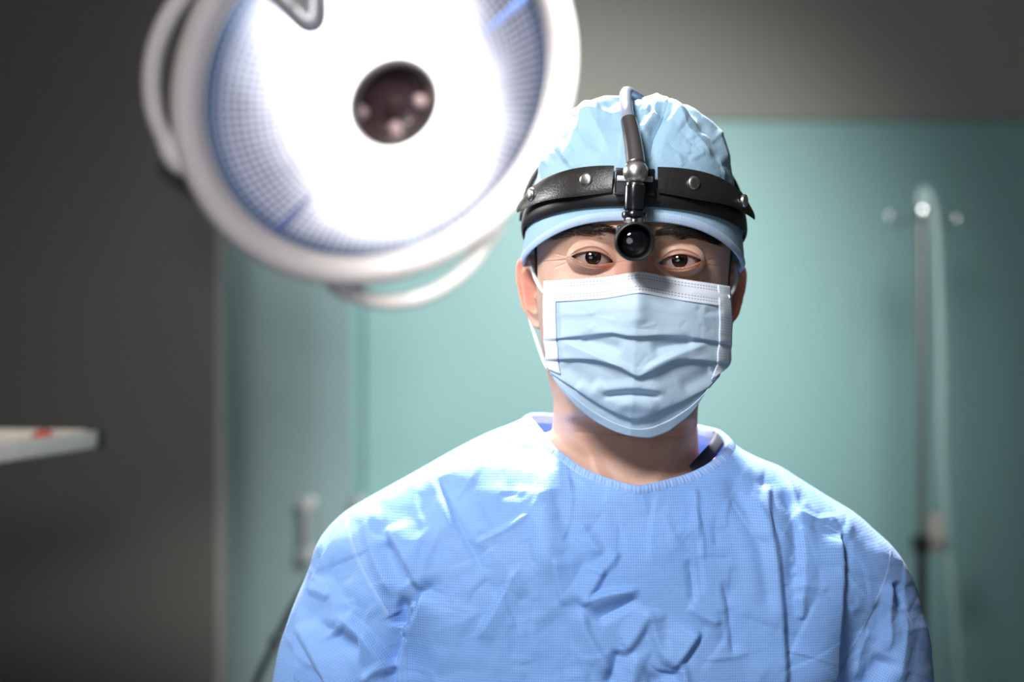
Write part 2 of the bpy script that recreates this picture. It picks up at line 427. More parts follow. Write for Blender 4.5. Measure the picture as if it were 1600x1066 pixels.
# frosted glass door with its tubular pull handle
YG = 3.85
gx0, gx1 = xe-.25, (546-800)/FPX*YG
d1 = struct('door_1', MB().box((gx0, YG, .02), (gx1, YG+.012, ztop-.03)), M['glass'], label='frosted glass door beside the dark grey wall')
def pull(px, py0, py1, parent, Y):
    a = PX(px, py0, Y); b = PX(px, py1, Y)
    m = MB()
    m.tube([a-(0, .055, -.02), b-(0, .055, .02)], .012, 20)
    for q in (a, b): m.tube([q, q-(0, .058, 0)], .009, 16)
    m.lathe([(0.001, 0), (.021, 0), (.022, .006), (.018, .012), (.001, .013)], a-(0, .052, 0), (0, -1, 0), 24)
    m.lathe([(0.001, 0), (.021, 0), (.022, .006), (.018, .012), (.001, .013)], b-(0, .052, 0), (0, -1, 0), 24)
    for q in (a, b): m.lathe([(.016, 0), (.016, .004), (.010, .005)], q, (0, -1, 0), 24)
    return m.build('door_handle', M['satin'], parent)
pull(484, 785, 862, d1, YG-.0)
d2 = struct('door_2', MB().box((gx1+.008, YB-.035, .02), (.36, YB-.012, ztop-.02)), M['teal'], label='teal door panel with a handle behind the shoulder')
pull(563, 784, 862, d2, YB-.035)

# low cabinet seen through the glass
cb = empty('cabinet', (-.98, 4.03, 0), 'dark low cabinet behind the frosted glass door, only its top edge showing', 'cabinet')
ct = CAMZ+(533-992)/FPX*3.95
MB().box((-1.25, 3.90, .06), (-.62, 4.17, ct-.03), bev=.004).build('body', plain('cabinet_laminate', (.05, .045, .04), .4), cb)
MB().box((-1.26, 3.885, ct-.03), (-.61, 4.18, ct), bev=.004).build('worktop', plain('worktop', (.22, .21, .2), .3), cb)
for q in range(2):
    MB().box((-1.245+.315*q, 3.884, .10), (-.94+.315*q, 3.899, ct-.04), bev=.003).build('door', plain('cabinet_door', (.06, .055, .05), .4), cb)
MB().box((-1.22, 3.92, 0), (-.65, 4.15, .06)).build('plinth', M['black'], cb)

# ------------------------------------------------------------ surgical lamp
YLAMP = 2.2
LC = PX(602, 147, YLAMP)
view = LC-np.array([0, 0, CAMZ]); view /= np.linalg.norm(view)
dirn = np.array([.707, 0, -.707]); dirn -= view*np.dot(view, dirn); dirn /= np.linalg.norm(dirn)
TL = rad(30.5)
LN = -view*math.cos(TL)+dirn*math.sin(TL)
LU = np.cross(LN, [0, 0, 1.0]); LU /= np.linalg.norm(LU)
if LU[0] < 0: LU = -LU
LV = np.cross(LU, LN)
if LV[2] < 0: LV = -LV
def on_disc(px, py, h=0.0):
    d = PX(px, py, 1.0)-np.array([0, 0, CAMZ]); o = np.array([0, 0, CAMZ]); c0 = LC+LN*h
    t = np.dot(c0-o, LN)/np.dot(d, LN); p = o+d*t-c0
    return math.atan2(np.dot(p, LV), np.dot(p, LU)), math.hypot(np.dot(p, LU), np.dot(p, LV))
def DP(a, r, h=0.0): return LC+LN*h+r*(math.cos(a)*LU+math.sin(a)*LV)
RL = .283
lamp = empty('surgical_lamp', (LC[0]-.35, LC[1]+.35, 3.0), 'large round lit operating lamp with white housing hanging left of the masked person', 'lamp')
def disc_lathe(prof, seg=128):
    V = np.array([[DP(a, r, h) for a in np.linspace(0, 2*math.pi, seg, endpoint=False)] for r, h in prof])
    return V, gridF(len(prof), seg, True)
# housing
prof = [(.001, -.135), (.10, -.13), (.18, -.105), (.255, -.070), (.293, -.045), (.318, -.024), (.332, -.006), (.330, .010), (.320, .020), (.305, .021), (.294, .014), (.288, .004), (.284, -.006)]
hp = curve_pts([(r, h, 0) for r, h in prof], 60)
V, F = disc_lathe([(max(r, .001), h) for r, h, _ in hp])
make('housing', V, F, M['white_plastic'], lamp)
# lens (shallow dome) with polar uv
nr, na = 40, 160
V = []; UV = []
for i in range(nr):
    r = .062+(RL-.062)*i/(nr-1)
    h = .040*(1-(r/RL)**2)-.004
    for j in range(na+1):
        a = 2*math.pi*j/na
        V.append(DP(a, r, h)); UV.append((j/na, r/RL))
make('lens', V, gridF(nr, na+1), M['lens'], lamp, uv=UV)
# radial seams in the lens
for (px, py) in ((455, 330), (775, 25)):
    a, r = on_disc(px, py)
    m = MB(); m.tube([DP(a, rr_, .041*(1-(rr_/RL)**2)-.003) for rr_ in np.linspace(r-.045, .275, 8)], [.001, .002, .003, .004, .0045, .005, .005, .003], 8)
    m.build('lens_spoke', plain('blue_spoke', (0.10, 0.16, 0.42), .4), lamp)
# hub
m = MB(); m.lathe([(.071, .024), (.073, .040), (.069, .046), (.063, .046), (.060, .040), (.058, .012)], LC, LN, 64, cap=False)
hub = m.build('hub_ring', plain('hub_ring_metal', (.45, .40, .39), .3, .9), lamp)
m = MB(); m.lathe([(.0605, .030), (.056, .020), (.045, .013), (.020, .011), (.001, .011)], LC, LN, 64, cap=False)
hubc = m.build('hub', plain('hub_brown', (.055, .028, .030), .25, bump=0), lamp)
hc = DP(*on_disc(640, 195), .03)
m = MB(); m.lathe([(.014, -.02), (.015, .012), (.011, .018), (.006, .018), (.005, .008)], LC+(hc-LC)*.3, LN, 24)
m.build('handle_socket', plain('socket', (.12, .075, .075), .25, .5), lamp)
for (px, py) in ((573, 160), (660, 150), (618, 235)):
    a, r = on_disc(px, py); m = MB(); m.lathe([(.010, 0), (.010, .010), (.006, .013), (.001, .013)], DP(a, .050, .016), LN, 20)
    m.build('hub_clip', plain('hub_clip', (.55, .38, .36), .3), lamp)
# loop handles at the rim
def rim_handle(p0, p1, pm, rout):
    a0 = on_disc(*p0)[0]; a1 = on_disc(*p1)[0]
    am = on_disc(*pm)[0]
    while a0 > am: a0 -= 2*math.pi
    while a0 < am-math.pi: a0 += 2*math.pi
    while a1 < am: a1 += 2*math.pi
    while a1 > am+math.pi: a1 -= 2*math.pi
    t = np.linspace(0, 1, 41); pts = []; rr_ = []
    for q in t:
        a = a0+(a1-a0)*q
        e = min(q, 1-q)
        pts.append(DP(a, .318+(rout-.318)*math.sin(math.pi*q)**.62, -.022))
        rr_.append(.0135+.013*(1-float(sstep(e/.17))))
    m = MB(); m.tube(pts, rr_, 20); return m.build('handle', M['white_plastic'], lamp, )
rim_handle((290, 262), (352, -45), (238, 130), .358)
rim_handle((535, 428), (778, 345), (655, 478), .398)
rim_handle((880, -80), (700, -240), (820, -200), .385)
# dark rear joint and yoke
aj = on_disc(285, 290)[0]
m = MB(); m.tube([DP(aj-.28, .305, -.062), DP(aj, .333, -.058), DP(aj+.25, .31, -.062)], [.02, .030, .02], 16)
m.build('joint_cover', M['grey_plastic'], lamp)
back = LC-LN*.13
yt = np.array([LC[0]-.35, LC[1]+.35, 3.0])
m = MB(); m.tube(curve_pts([back, back-LN*.07, back-LN*.12+np.array([-.02, .05, .12]), (yt[0], yt[1], 2.55), (yt[0], yt[1], 3.0)], 30), .028, 20)
m.build('arm', M['white_plastic'], lamp)
m = MB(); m.lathe([(.10, 0), (.10, .03), (.05, .06), (.03, .06)], yt, (0, 0, -1), 32); m.build('ceiling_mount', M['white_plastic'], lamp)
# bent metal tube in front of the lamp, coming down from the ceiling
Yt = 1.85
pts = curve_pts([PX(250, -210, Yt-.04), PX(395, -52, Yt-.02), PX(440, -8, Yt), PX(468, 20, Yt), PX(480, 31, Yt), PX(488, 31, Yt), PX(491, 18, Yt), PX(490, -20, Yt), PX(489, -80, Yt), PX(488, -650, Yt)], 70)
pts[-1][2] = 3.0
ht = empty('bent_tube', tuple(pts[-1]), 'grey bent metal tube crossing in front of the lit lamp at the top edge', 'tube')
MB().tube(pts, .0165, 24).build('tube', M['white_plastic'] if False else plain('grey_satin_tube', (.42, .41, .42), .35, .3), ht)
MB().lathe([(.05, 0), (.05, .012), (.016, .02)], pts[-1], (0, 0, -1), 24).build('ceiling_plate', M['steel'], ht)
q = pts[0]
MB().lathe([(.001, -.012), (.017, -.012), (.018, .012), (.001, .012)], q, pts[1]-pts[0], 24).build('end_cap', M['black'], ht)

# ------------------------------------------------------------ IV stand on the right
YI = 3.35
def ivp(px, py, dy=0): return PX(px, py, YI+dy)
b0 = ivp(1440, 900); base = np.array([b0[0], YI, 0])
iv = empty('infusion_stand', base, 'slim chrome infusion pole with hooks standing at the right before the teal wall', 'stand')
top = ivp(1441, 330)
MB().tube([(base[0], YI, .10), (base[0], YI, 1.05)], .0125, 20).build('lower_pole', plain('dark_pole', (.05, .05, .055), .3, .8), iv)
MB().tube([(base[0], YI, 1.04), (base[0], YI, top[2])], .0085, 20).build('upper_pole', plain('grey_pole', (.24, .235, .23), .4, .8), iv)
MB().lathe([(.001, .02), (.012, .018), (.016, 0), (.012, -.02), (.001, -.022)], top, (0, 0, 1), 24).build('top_knob', M['chrome'], iv)
for s in (-1, 1):
    e = top+np.array([s*.068, 0, -.025])
    pts = curve_pts([top-(0, 0, .01), top+np.array([s*.03, 0, -.022]), e+(0, 0, -.006), e+np.array([s*.012, 0, .008]), e+np.array([s*.006, 0, .022]), e+np.array([-s*.008, 0, .018])], 26)
    MB().tube(pts, .0028, 10).build('hook', M['chrome'], iv)
cl = ivp(1440, 850)
MB().lathe([(.020, -.02), (.024, -.018), (.024, .018), (.020, .02)], (base[0], YI, cl[2]), (0, 0, 1), 24).build('collar', M['black'], iv)
kb = MB(); kb.tube([(base[0]+.015, YI-.01, cl[2]), (base[0]+.05, YI-.015, cl[2])], .007, 14)
kb.lathe([(.001, 0), (.016, 0), (.018, .006), (.016, .014), (.001, .015)], (base[0]+.045, YI-.015, cl[2]), (1, -.2, 0), 20)
kb.build('clamp_knob', M['black'], iv)
bx = PX(1462, 833, YI+.0)
MB().box(bx-(.017, .018, .042), bx+(.020, .018, .045), bev=.006).build('clamp_block', M['beige'], iv)
for a in range(5):
    an = a*2*math.pi/5+.3; e = base+np.array([.26*math.cos(an), .26*math.sin(an), .06])
    l = MB().tube([(base[0], YI, .12), e], .011, 12).build('leg', M['steel'], iv)
    MB().lathe([(.001, -.009), (.026, -.009), (.028, 0), (.026, .009), (.001, .009)], e-(0, 0, .032), (math.sin(an), -math.cos(an), 0), 24).build('caster', M['black'], l)
hose = [ivp(1438, 322, -.02), ivp(1440, 300, -.02), ivp(1450, 303, -.02), ivp(1461, 350, -.03), ivp(1466, 450, -.03), ivp(1470, 560, -.03), ivp(1471, 690, -.03), ivp(1478, 820, -.03), ivp(1488, 930, -.03), ivp(1500, 1066, -.03), ivp(1512, 1200, -.03)]
hose.append(np.array([hose[-1][0]+.05, YI, .12])); hose.append(np.array([hose[-1][0]+.15, YI+.1, .012])); hose.append(np.array([hose[-1][0]+.4, YI+.1, .012]))
h = MB().tube(curve_pts(hose, 120), .009, 16).build('hose', M['tube'])
tag(h, 'pale translucent hose draped over the top of the infusion pole', 'hose')

# ------------------------------------------------------------ instrument tray at the left
E = PX(154, 699, 1.97); zt = E[2]                      # the corner that points at the person
d1 = np.array([-.19, -.982, 0]); d2 = np.array([-.982, .19, 0])
TW, TD = .62, .42
trc = E+d2*TW/2+d1*TD/2
tray = empty('instrument_tray', (trc[0], trc[1], 0), 'pale metal instrument tray on a stand reaching in from the left edge', 'tray')
def rail(a, b, name, mat, wd=.012, z0=0.0, z1=.024):
    d = (b-a)/np.linalg.norm(b-a); n_ = np.array([-d[1], d[0], 0]); L = np.linalg.norm(b-a)
    Mx = np.eye(4); Mx[:3, 0] = d; Mx[:3, 1] = n_; Mx[:3, 2] = (0, 0, 1); Mx[:3, 3] = a
    return MB().box((0, -wd/2, z0), (L, wd/2, z1), Mx, bev=.002).build(name, mat, tray)
rail(E+d1*.014, E+d1*TD, 'tray_rim', M['paint_rail'])
rail(E+d2*.014, E+d2*TW, 'tray_rim', M['paint_rail'])
rail(E+d1*TD, E+d1*TD+d2*TW, 'tray_rim', M['paint_rail'])
rail(E+d2*TW, E+d1*TD+d2*TW, 'tray_rim', M['paint_rail'])
rail(E-d2*.010+d1*.004, E+d2*.012+d1*.004, 'corner_cap', M['black'], wd=.024, z0=-.002, z1=.026)
m = MB(); q = [E, E+d1*TD, E+d1*TD+d2*TW, E+d2*TW]; m.add([p_+(0, 0, .004) for p_ in q]+[p_+(0, 0, .001) for p_ in q], [(0, 1, 2, 3), (7, 6, 5, 4), (0, 4, 5, 1), (1, 5, 6, 2), (2, 6, 7, 3), (3, 7, 4, 0)])
m.build('tray_plate', plain('tray_plate', (.33, .32, .29), .3, .3), tray, smooth=False)
MB().tube([(trc[0], trc[1], .03), (trc[0], trc[1], zt+.002)], .014, 20).build('pole', M['steel'], tray)
for an in (.4, 2.5, 4.6):
    e = np.array([trc[0]+.26*math.cos(an), trc[1]+.26*math.sin(an), .02])
    MB().tube([(trc[0], trc[1], .05), e], .013, 14).build('foot', M['steel'], tray)
rp = PX(68, 690, 1.93); rp[2] = zt+.004
cap_ = empty('red_cap', rp, 'small red cap lying on the pale instrument tray', 'cap')
MB().lathe([(.001, 0), (.017, 0), (.018, .002), (.0165, .014), (.014, .017), (.001, .017)], rp, (0, 0, 1), 32).build('cap_shell', M['red'], cap_)
MB().lathe([(.010, .016), (.010, .021), (.008, .022), (.001, .022)], rp, (0, 0, 1), 24).build('cap_top', M['red'], cap_)

# black cable with a small metal joint, low at the left behind the arm
YC = 2.3
cpt = [PX(372, 1180, YC), PX(398, 1075, YC), PX(425, 1015, YC), PX(455, 955, YC), PX(488, 905, YC), PX(530, 870, YC), PX(600, 860, YC+.1), PX(700, 900, YC+.2)]
cpt = [np.array([cpt[0][0]-.05, YC, .012]), np.array([cpt[0][0]-.02, YC, .3])]+cpt+[np.array([cpt[-1][0]+.1, YC+.25, .4]), np.array([cpt[-1][0]+.15, YC+.3, .012])]
bc = MB().tube(curve_pts(cpt, 90), .006, 14).build('black_cable', M['black'])
tag(bc, 'black cable running up diagonally behind the arm at the lower left', 'cable')
pp = PX(432, 1003, YC)
mj = MB().lathe([(.001, -.014), (.010, -.012), (.011, 0), (.010, .012), (.001, .014)], pp, (.4, 0, .9), 20).build('cable_joint', M['chrome'], bc)

# ------------------------------------------------------------ the person
person = empty('person', (0.095, 1.17, 0), 'masked person in blue surgical gown and light blue cap facing the camera', 'person')
YE = 1.06
T0 = PX(994.5, 404, YE)
ro = rad(2.0); yw = rad(-2.7)
Rroll = np.array([[math.cos(ro), 0, math.sin(ro)], [0, 1, 0], [-math.sin(ro), 0, math.cos(ro)]])
Ryaw = np.array([[math.cos(yw), -math.sin(yw), 0], [math.sin(yw), math.cos(yw), 0], [0, 0, 1]])
HR = Ryaw@Rroll
def H(P):                       # head frame (mm; x right, y back, z up from the eye line) -> world
    return T0+(np.asarray(P, float)/1000.0)@HR.T
def HI(P): return ((np.asarray(P, float)-T0)@HR)*1000.0
def unproj(px, py, surf, it=14):
    """world points on the surface y = surf(x, z) of the head frame seen at the traced outline point"""
    px = np.asarray(px, float); py = np.asarray(py, float); Y = np.full(px.shape, YE)
    for _ in range(it):
        P = np.stack([(px-800)/FPX*Y, Y, CAMZ+(533-py)/FPX*Y], -1); L = HI(P)
        Y = Y+.8*(surf(L[..., 0], L[..., 2])-L[..., 1])/1000.0
    P = np.stack([(px-800)/FPX*Y, Y, CAMZ+(533-py)/FPX*Y], -1)
    return P

# ---- gown silhouette tables (outline in the frontal plane of the shoulders)
YS = 1.17; GX = (980-800)/FPX*YS
def zpy(py): return CAMZ+(533-py)/FPX*YS
def pyz(z): return 533-(z-CAMZ)/YS*FPX
gl_py = [630, 648, 662, 680, 708, 735, 762, 783, 803, 846, 889, 961, 1018, 1064, 1140, 1400]
gl_w = [146, 155, 182, 226, 283, 333, 382, 416, 445, 480, 494, 523, 543, 551, 562, 575]
gr_py = [655, 660, 672, 684, 698, 712, 728, 745, 768, 797, 826, 850, 871, 909, 952, 1003, 1066, 1140, 1400]
gr_w = [30, 134, 143, 153, 170, 200, 237, 262, 300, 347, 379, 406, 422, 438, 449, 462, 468, 476, 490]
def WL(z): return spl(pyz(z), gl_py, gl_w)/FPX*YS
def WR(z): return spl(pyz(z), gr_py, gr_w)/FPX*YS
def DF(z): return spl(pyz(z), [640, 660, 700, 760, 850, 950, 1066, 1400], [.020, .050, .078, .100, .122, .130, .134, .13])
def DB(z): return spl(pyz(z), [640, 660, 700, 760, 850, 1066, 1400], [.060, .075, .090, .105, .12, .125, .12])
def gown_pt(psi, z, inset=0.0):
    """psi: 0 = image right, -pi/2 = front, pi = image left"""
    c, s = np.cos(psi), np.sin(psi)
    W = np.where(c >= 0, WR(z), WL(z))-inset
    D = np.where(s < 0, DF(z), DB(z))-inset
    W = np.maximum(W, .008); D = np.maximum(D, .01)
    W = W*(1-.25*np.clip(s, 0, 1)**.7)
    x = GX+W*np.sign(c)*np.abs(c)**.92
    y = YS+D*np.sign(s)*np.abs(s)**.80
    return np.stack([x, y, z+0*x], -1)

# ---- body: one continuous surface, hips to crown, with ears, arms and legs in the same mesh
hz = [122, 119, 112, 100, 85, 60, 35, 20, 0, -20, -40, -60, -80, -98, -112, -121, -128, -135]
ha = [3, 26, 44, 56, 66, 74, 77, 78, 77, 76.5, 75, 72, 68, 63, 59, 58.5, 58.5, 59]
hyf = [88, 62, 40, 20, 8, -3, -6, -6, 1, 3, 2, -1, -1, 1, 9, 24, 44, 50]
hyb = [96, 122, 145, 162, 174, 183, 186, 185, 182, 176, 168, 160, 154, 150, 148, 147, 146, 146]
hp_ = [1, 1, 1, 1, .95, .9, .86, .82, .80, .82, .9, 1.0, 1.15, 1.35, 1.4, 1.1, .9, .85]   # front pointedness
hxc = [0]*13+[-.5, -1, -1, -1, -1]
def lid_curves(x):
    """upper / lower opening heights and corner line for |x| in mm"""
    t = np.clip((np.abs(x)-17.0)/(48.5-17.0), 0, 1)
    up = 5.7*np.sin(np.pi*t**.85)**.85
    lo = 3.9*np.sin(np.pi*t**1.1)**.9
    line = -3.2+3.4*t
    return up, lo, line, t
# theta columns: dense in front of the face
def dens(n, lo, hi, f):
    q = np.linspace(lo, hi, 4000); c = np.cumsum(f(q)); c = (c-c[0])/(c[-1]-c[0])
    return np.interp(np.linspace(0, 1, n), c, q)
th = dens(520, -np.pi/2-np.pi, -np.pi/2+np.pi, lambda q: .22+1.0*np.exp(-((q+np.pi/2)/.85)**4))[:-1]
NC = len(th)
zr_h = np.concatenate([np.linspace(122, 40, 26, endpoint=False), np.linspace(40, -1.6, 104, endpoint=False)])
zr_l = np.concatenate([np.linspace(-1.6, -26, 60), np.linspace(-26.5, -135, 90)[1:]])
rows = np.concatenate([zr_h, [-1.6], zr_l])        # the slit row occurs twice: upper lid margin, lower lid margin
iU = len(zr_h); iL = iU+1
c, s = np.cos(th)[None, :], np.sin(th)[None, :]
Z = np.repeat(rows[:, None], NC, 1)
a = spl(Z, hz, ha); yf = spl(Z, hz, hyf); yb = spl(Z, hz, hyb); pp_ = spl(Z, hz, hp_); xc = spl(Z, hz, hxc)
X = xc+a*np.sign(c)*np.abs(c)**.92
yc = spl(Z, hz, [92]*9+[92, 92, 92, 94, 96, 98, 98, 98, 98])
Yl = np.where(s < 0, yc-(yc-yf)*np.abs(s)**pp_, yc+(yb-yc)*np.abs(s)**.9)
front = sstep((-s-.05)/.3)*np.ones_like(Z)
# open the lids
up, lo, line, t_e = lid_curves(X)
inside = ((np.abs(X) > 17) & (np.abs(X) < 48.5)).astype(float)
near = np.exp(-(np.clip(np.abs(np.abs(X)-32.5)-15.75, 0, None)/6)**2)*front
dz = Z-(-1.6)
shift = (line+1.6)*near*np.clip(1-np.abs(dz)/18, 0, 1)**2
is_up = np.zeros_like(Z); is_up[:iU+1] = 1
opening = np.where(is_up > 0, up, -lo)*inside*front
Zn = Z+shift+opening*np.clip(1-np.abs(dz)/17, 0, 1)**2
lu, ll, ln_, _ = lid_curves(X)
zc_up = ln_+lu; zc_lo = ln_-ll
# face relief, forward = -y
def face_relief(x, z):
    ax = np.abs(x); d = np.zeros_like(x+z)
    d += 3.5*np.exp(-((ax-26)/20)**2-((z-19)/7.5)**2)           # brow ridge
    d += 2.0*np.exp(-((ax)/12)**2-((z-20)/8)**2)
    d -= 5.0*np.exp(-((ax-34)/17)**2-((z-1)/10)**2)              # sockets
    d -= 4.5*np.exp(-((ax-17)/5.5)**2-((z+0)/9)**2)
    nz_ = spl(z, [-60, -52, -44, -36, -20, -5, 6, 18, 30], [0, 4, 21, 24, 17, 9.5, 6.5, 2.5, 0])
    nw = spl(z, [-60, -46, -38, -20, 0, 15], [14, 13, 10.5, 8.5, 7.5, 10])
    d += nz_*np.exp(-(ax/nw)**2)
    d += 9*np.exp(-((ax-13)/5.5)**2-((z+45)/6)**2)               # nostril wings
    d += 5.0*np.exp(-((ax-45)/17)**2-((z+27)/14)**2)             # cheekbones
    d += 3.5*np.exp(-(ax/22)**2-((z+72)/9)**2)                   # mouth
    d -= 2.0*np.exp(-(ax/22)**2-((z+72)/1.2)**2)
    d += 6.0*np.exp(-(ax/16)**2-((z+103)/11)**2)                 # chin
    return d
Yl = Yl-face_relief(X, Zn)*front
# eyelids wrap the eyeball
ex = (np.abs(X)-32.8)/19.5; ez = Zn/np.where(Zn > 0, 14.8, 12.6)
rr2 = ex**2+ez**2
lid_y = np.where(rr2 < .999, 12.6-14.6*np.sqrt(np.clip(1-rr2, 0, 1)), 1e3)
kk = 4.6
hmix = np.clip(.5+.5*(Yl-lid_y)/kk, 0, 1)
sm = Yl*(1-hmix)+lid_y*hmix-kk*hmix*(1-hmix)
Yl = np.where((rr2 < .999) & (front > 0), np.where(np.abs(Yl-lid_y) < kk, sm, np.minimum(Yl, lid_y)), Yl)
# upper lid crease, fold above it, bag and hollow under the eye
tt = np.clip((np.abs(X)-15)/(52-15), 0, 1); win = sstep(tt*5)*sstep((1-tt)*5)
crz = zc_up+2.9*np.sin(np.pi*np.clip(tt, 0, 1)**.9)**.8+.2
Yl += front*win*(1.0*gauss(Zn-crz, .7)-.9*np.exp(-((Zn-crz-2.4)/2.2)**2))*(Zn > -2)
bagz = zc_lo-6.6*np.sin(np.pi*np.clip(tt*1.0, 0, 1))**.8
Yl += front*win*(-.7*gauss(Zn-(bagz+3.2), 2.4)+.45*gauss(Zn-bagz, 1.3))*(Zn < 0)
Yl += front*win*(.45*gauss(Zn-(zc_lo-2.3), .5))*(Zn < 0)
fin = .35*np.sin(X*1.9+Zn*.7)*gauss(Zn-bagz, 2.5)*win*front*(Zn < 0)     # fine creases
Yl += .35*fin
# crow's feet beside the outer corners
for an_, zz0 in ((.25, 1), (-.05, -1.5), (-.35, -4)):
    zl = zz0+(np.abs(X)-52)*an_
    Yl += .45*gauss(Zn-zl, .5)*sstep((np.abs(X)-51)/3)*sstep((64-np.abs(X))/5)*front
# neck cords and hollows
for sx in (-1, 1):
    q = np.clip((-95-Zn)/90, 0, 1)
    xl = -1+sx*(54-42*q**1.4)
    Yl -= 4*gauss(X-xl, 7)*front*sstep((-95-Zn)/15)
headV = np.stack([X, Yl, Zn], -1)
tone = np.zeros(headV.shape[:2]+(3,))
tone[..., 0] = .10*win*front*np.exp(-((Zn-crz+1)/3)**2)+.30*win*front*np.exp(-((Zn-zc_lo+2.5)/3.0)**2)*(Zn < -2)+.25*gauss(np.abs(X)-13, 7)*gauss(Zn+8, 12)*front
tone[..., 1] = .45*win*front*np.exp(-((Zn-crz)/.9)**2)*(Zn > 0)+.75*win*front*np.exp(-((Zn-zc_up)/1.0)**2)*(Zn > -2)+.22*win*front*np.exp(-((Zn-zc_up-1)/3)**2)*(Zn > -1)+.10*win*front*gauss(Zn-bagz, 1.4)*(Zn < 0)  # shade painted into the lid crease and upper lid, plus the lash line
# neck and torso rings under the gown (world), psi runs like theta
tz_py = np.concatenate([np.linspace(672, 800, 44), np.linspace(806, 1400, 34)])
tors = []
HNwz = H([0, 98, -135])[2]
for py in tz_py:
    z = zpy(py); q = float(sstep((py-665)/110))
    lz = (z-HNwz)*1000-135
    # neck ring
    yfn = float(spl(lz, [-135, -150, -165, -180, -200, -230, -260], [50, 51, 47, 38, 26, 10, 2]))
    cN = H([[0, 98, lz]])[0]
    nx = cN[0]-.001+.059*(1+.10*q)*np.sign(np.cos(th))*np.abs(np.cos(th))**.92
    cy = T0[1]+.098
    ny = np.where(np.sin(th) < 0, cy-(cy-(T0[1]+yfn/1000))*np.abs(np.sin(th))**.9, cy+.048*np.abs(np.sin(th))**.9)
    g = gown_pt(th, np.full(NC, z), .014+.022*(1-float(sstep((py-700)/90)))+.055*float(sstep((py-800)/110)))
    grow = np.array([nx, ny, np.full(NC, z)]).T
    # outside the neck column the shoulders take over
    rn = np.hypot(nx-GX, ny-YS); rg = np.hypot(g[:, 0]-GX, g[:, 1]-YS)
    k1 = sstep((rg-rn)/.02+.0)
    k1 = k1*sstep((py-668)/16)
    p = grow*(1-k1[:, None])+g*k1[:, None]
    sf = np.sin(th) < 0
    p[:, 1] = np.where(sf & (py < 800), np.maximum(p[:, 1], ny-.0*q) if py < 720 else p[:, 1]*q+np.maximum(p[:, 1], ny)*(1-q), p[:, 1])
    for sx in (-1, 1):                                   # collar-bone and neck cords
        qq = np.clip((-95-lz)/90, 0, 1); xl = cN[0]-.001+sx*(.054-.042*qq**1.4)
        p[:, 1] -= .004*gauss(p[:, 0]-xl, .007)*(p[:, 1] < cy)*(1-float(sstep((py-740)/30)))
    tors.append(p)
bodyV = np.concatenate([H(headV.reshape(-1, 3)), np.concatenate(tors)])
NR = len(rows)+len(tors)
F = gridF(NR, NC, True)
ri = F[:, 0]//NC
xs_up = headV[iU, :, 0]
slit_col = (inside[iU]*front[iU] > .5)
cc = F[:, 0] % NC; c1 = F[:, 1] % NC
openf = (ri == iU) & slit_col[cc] & slit_col[c1]
F = F[~openf]
# lid margins turn inwards
extra = []; exF = []; nb = len(bodyV)
for row in (iU, iL):
    for sgn in (-1, 1):
        cols = [j for j in range(NC) if slit_col[j] and np.sign(headV[row, j, 0]) == sgn]
        cols.sort(key=lambda j: headV[row, j, 0])
        st = nb+sum(len(e) for e in extra)
        P0 = headV[row, cols].copy(); P1 = P0.copy(); P2 = P0.copy()
        dirz = 1 if row == iU else -1
        P1[:, 1] += .9; P1[:, 2] += 0.1*dirz; P2[:, 1] += 7.0; P2[:, 2] += 1.8*dirz
        extra.append(H(P1)); extra.append(H(P2)); m_ = len(cols)
        base_i = [row*NC+j for j in cols]; r1 = list(range(st, st+m_)); r2 = list(range(st+m_, st+2*m_))
        for q in range(m_-1):
            for ra, rb in ((base_i, r1), (r1, r2)):
                exF.append([ra[q], ra[q+1], rb[q+1], rb[q]])
bodyV = np.concatenate([bodyV]+extra)
toneV = np.concatenate([tone.reshape(-1, 3), np.zeros((len(bodyV)-tone.shape[0]*tone.shape[1], 3))])
toneV[nb:, 0] = .55; toneV[nb:, 1] = .55
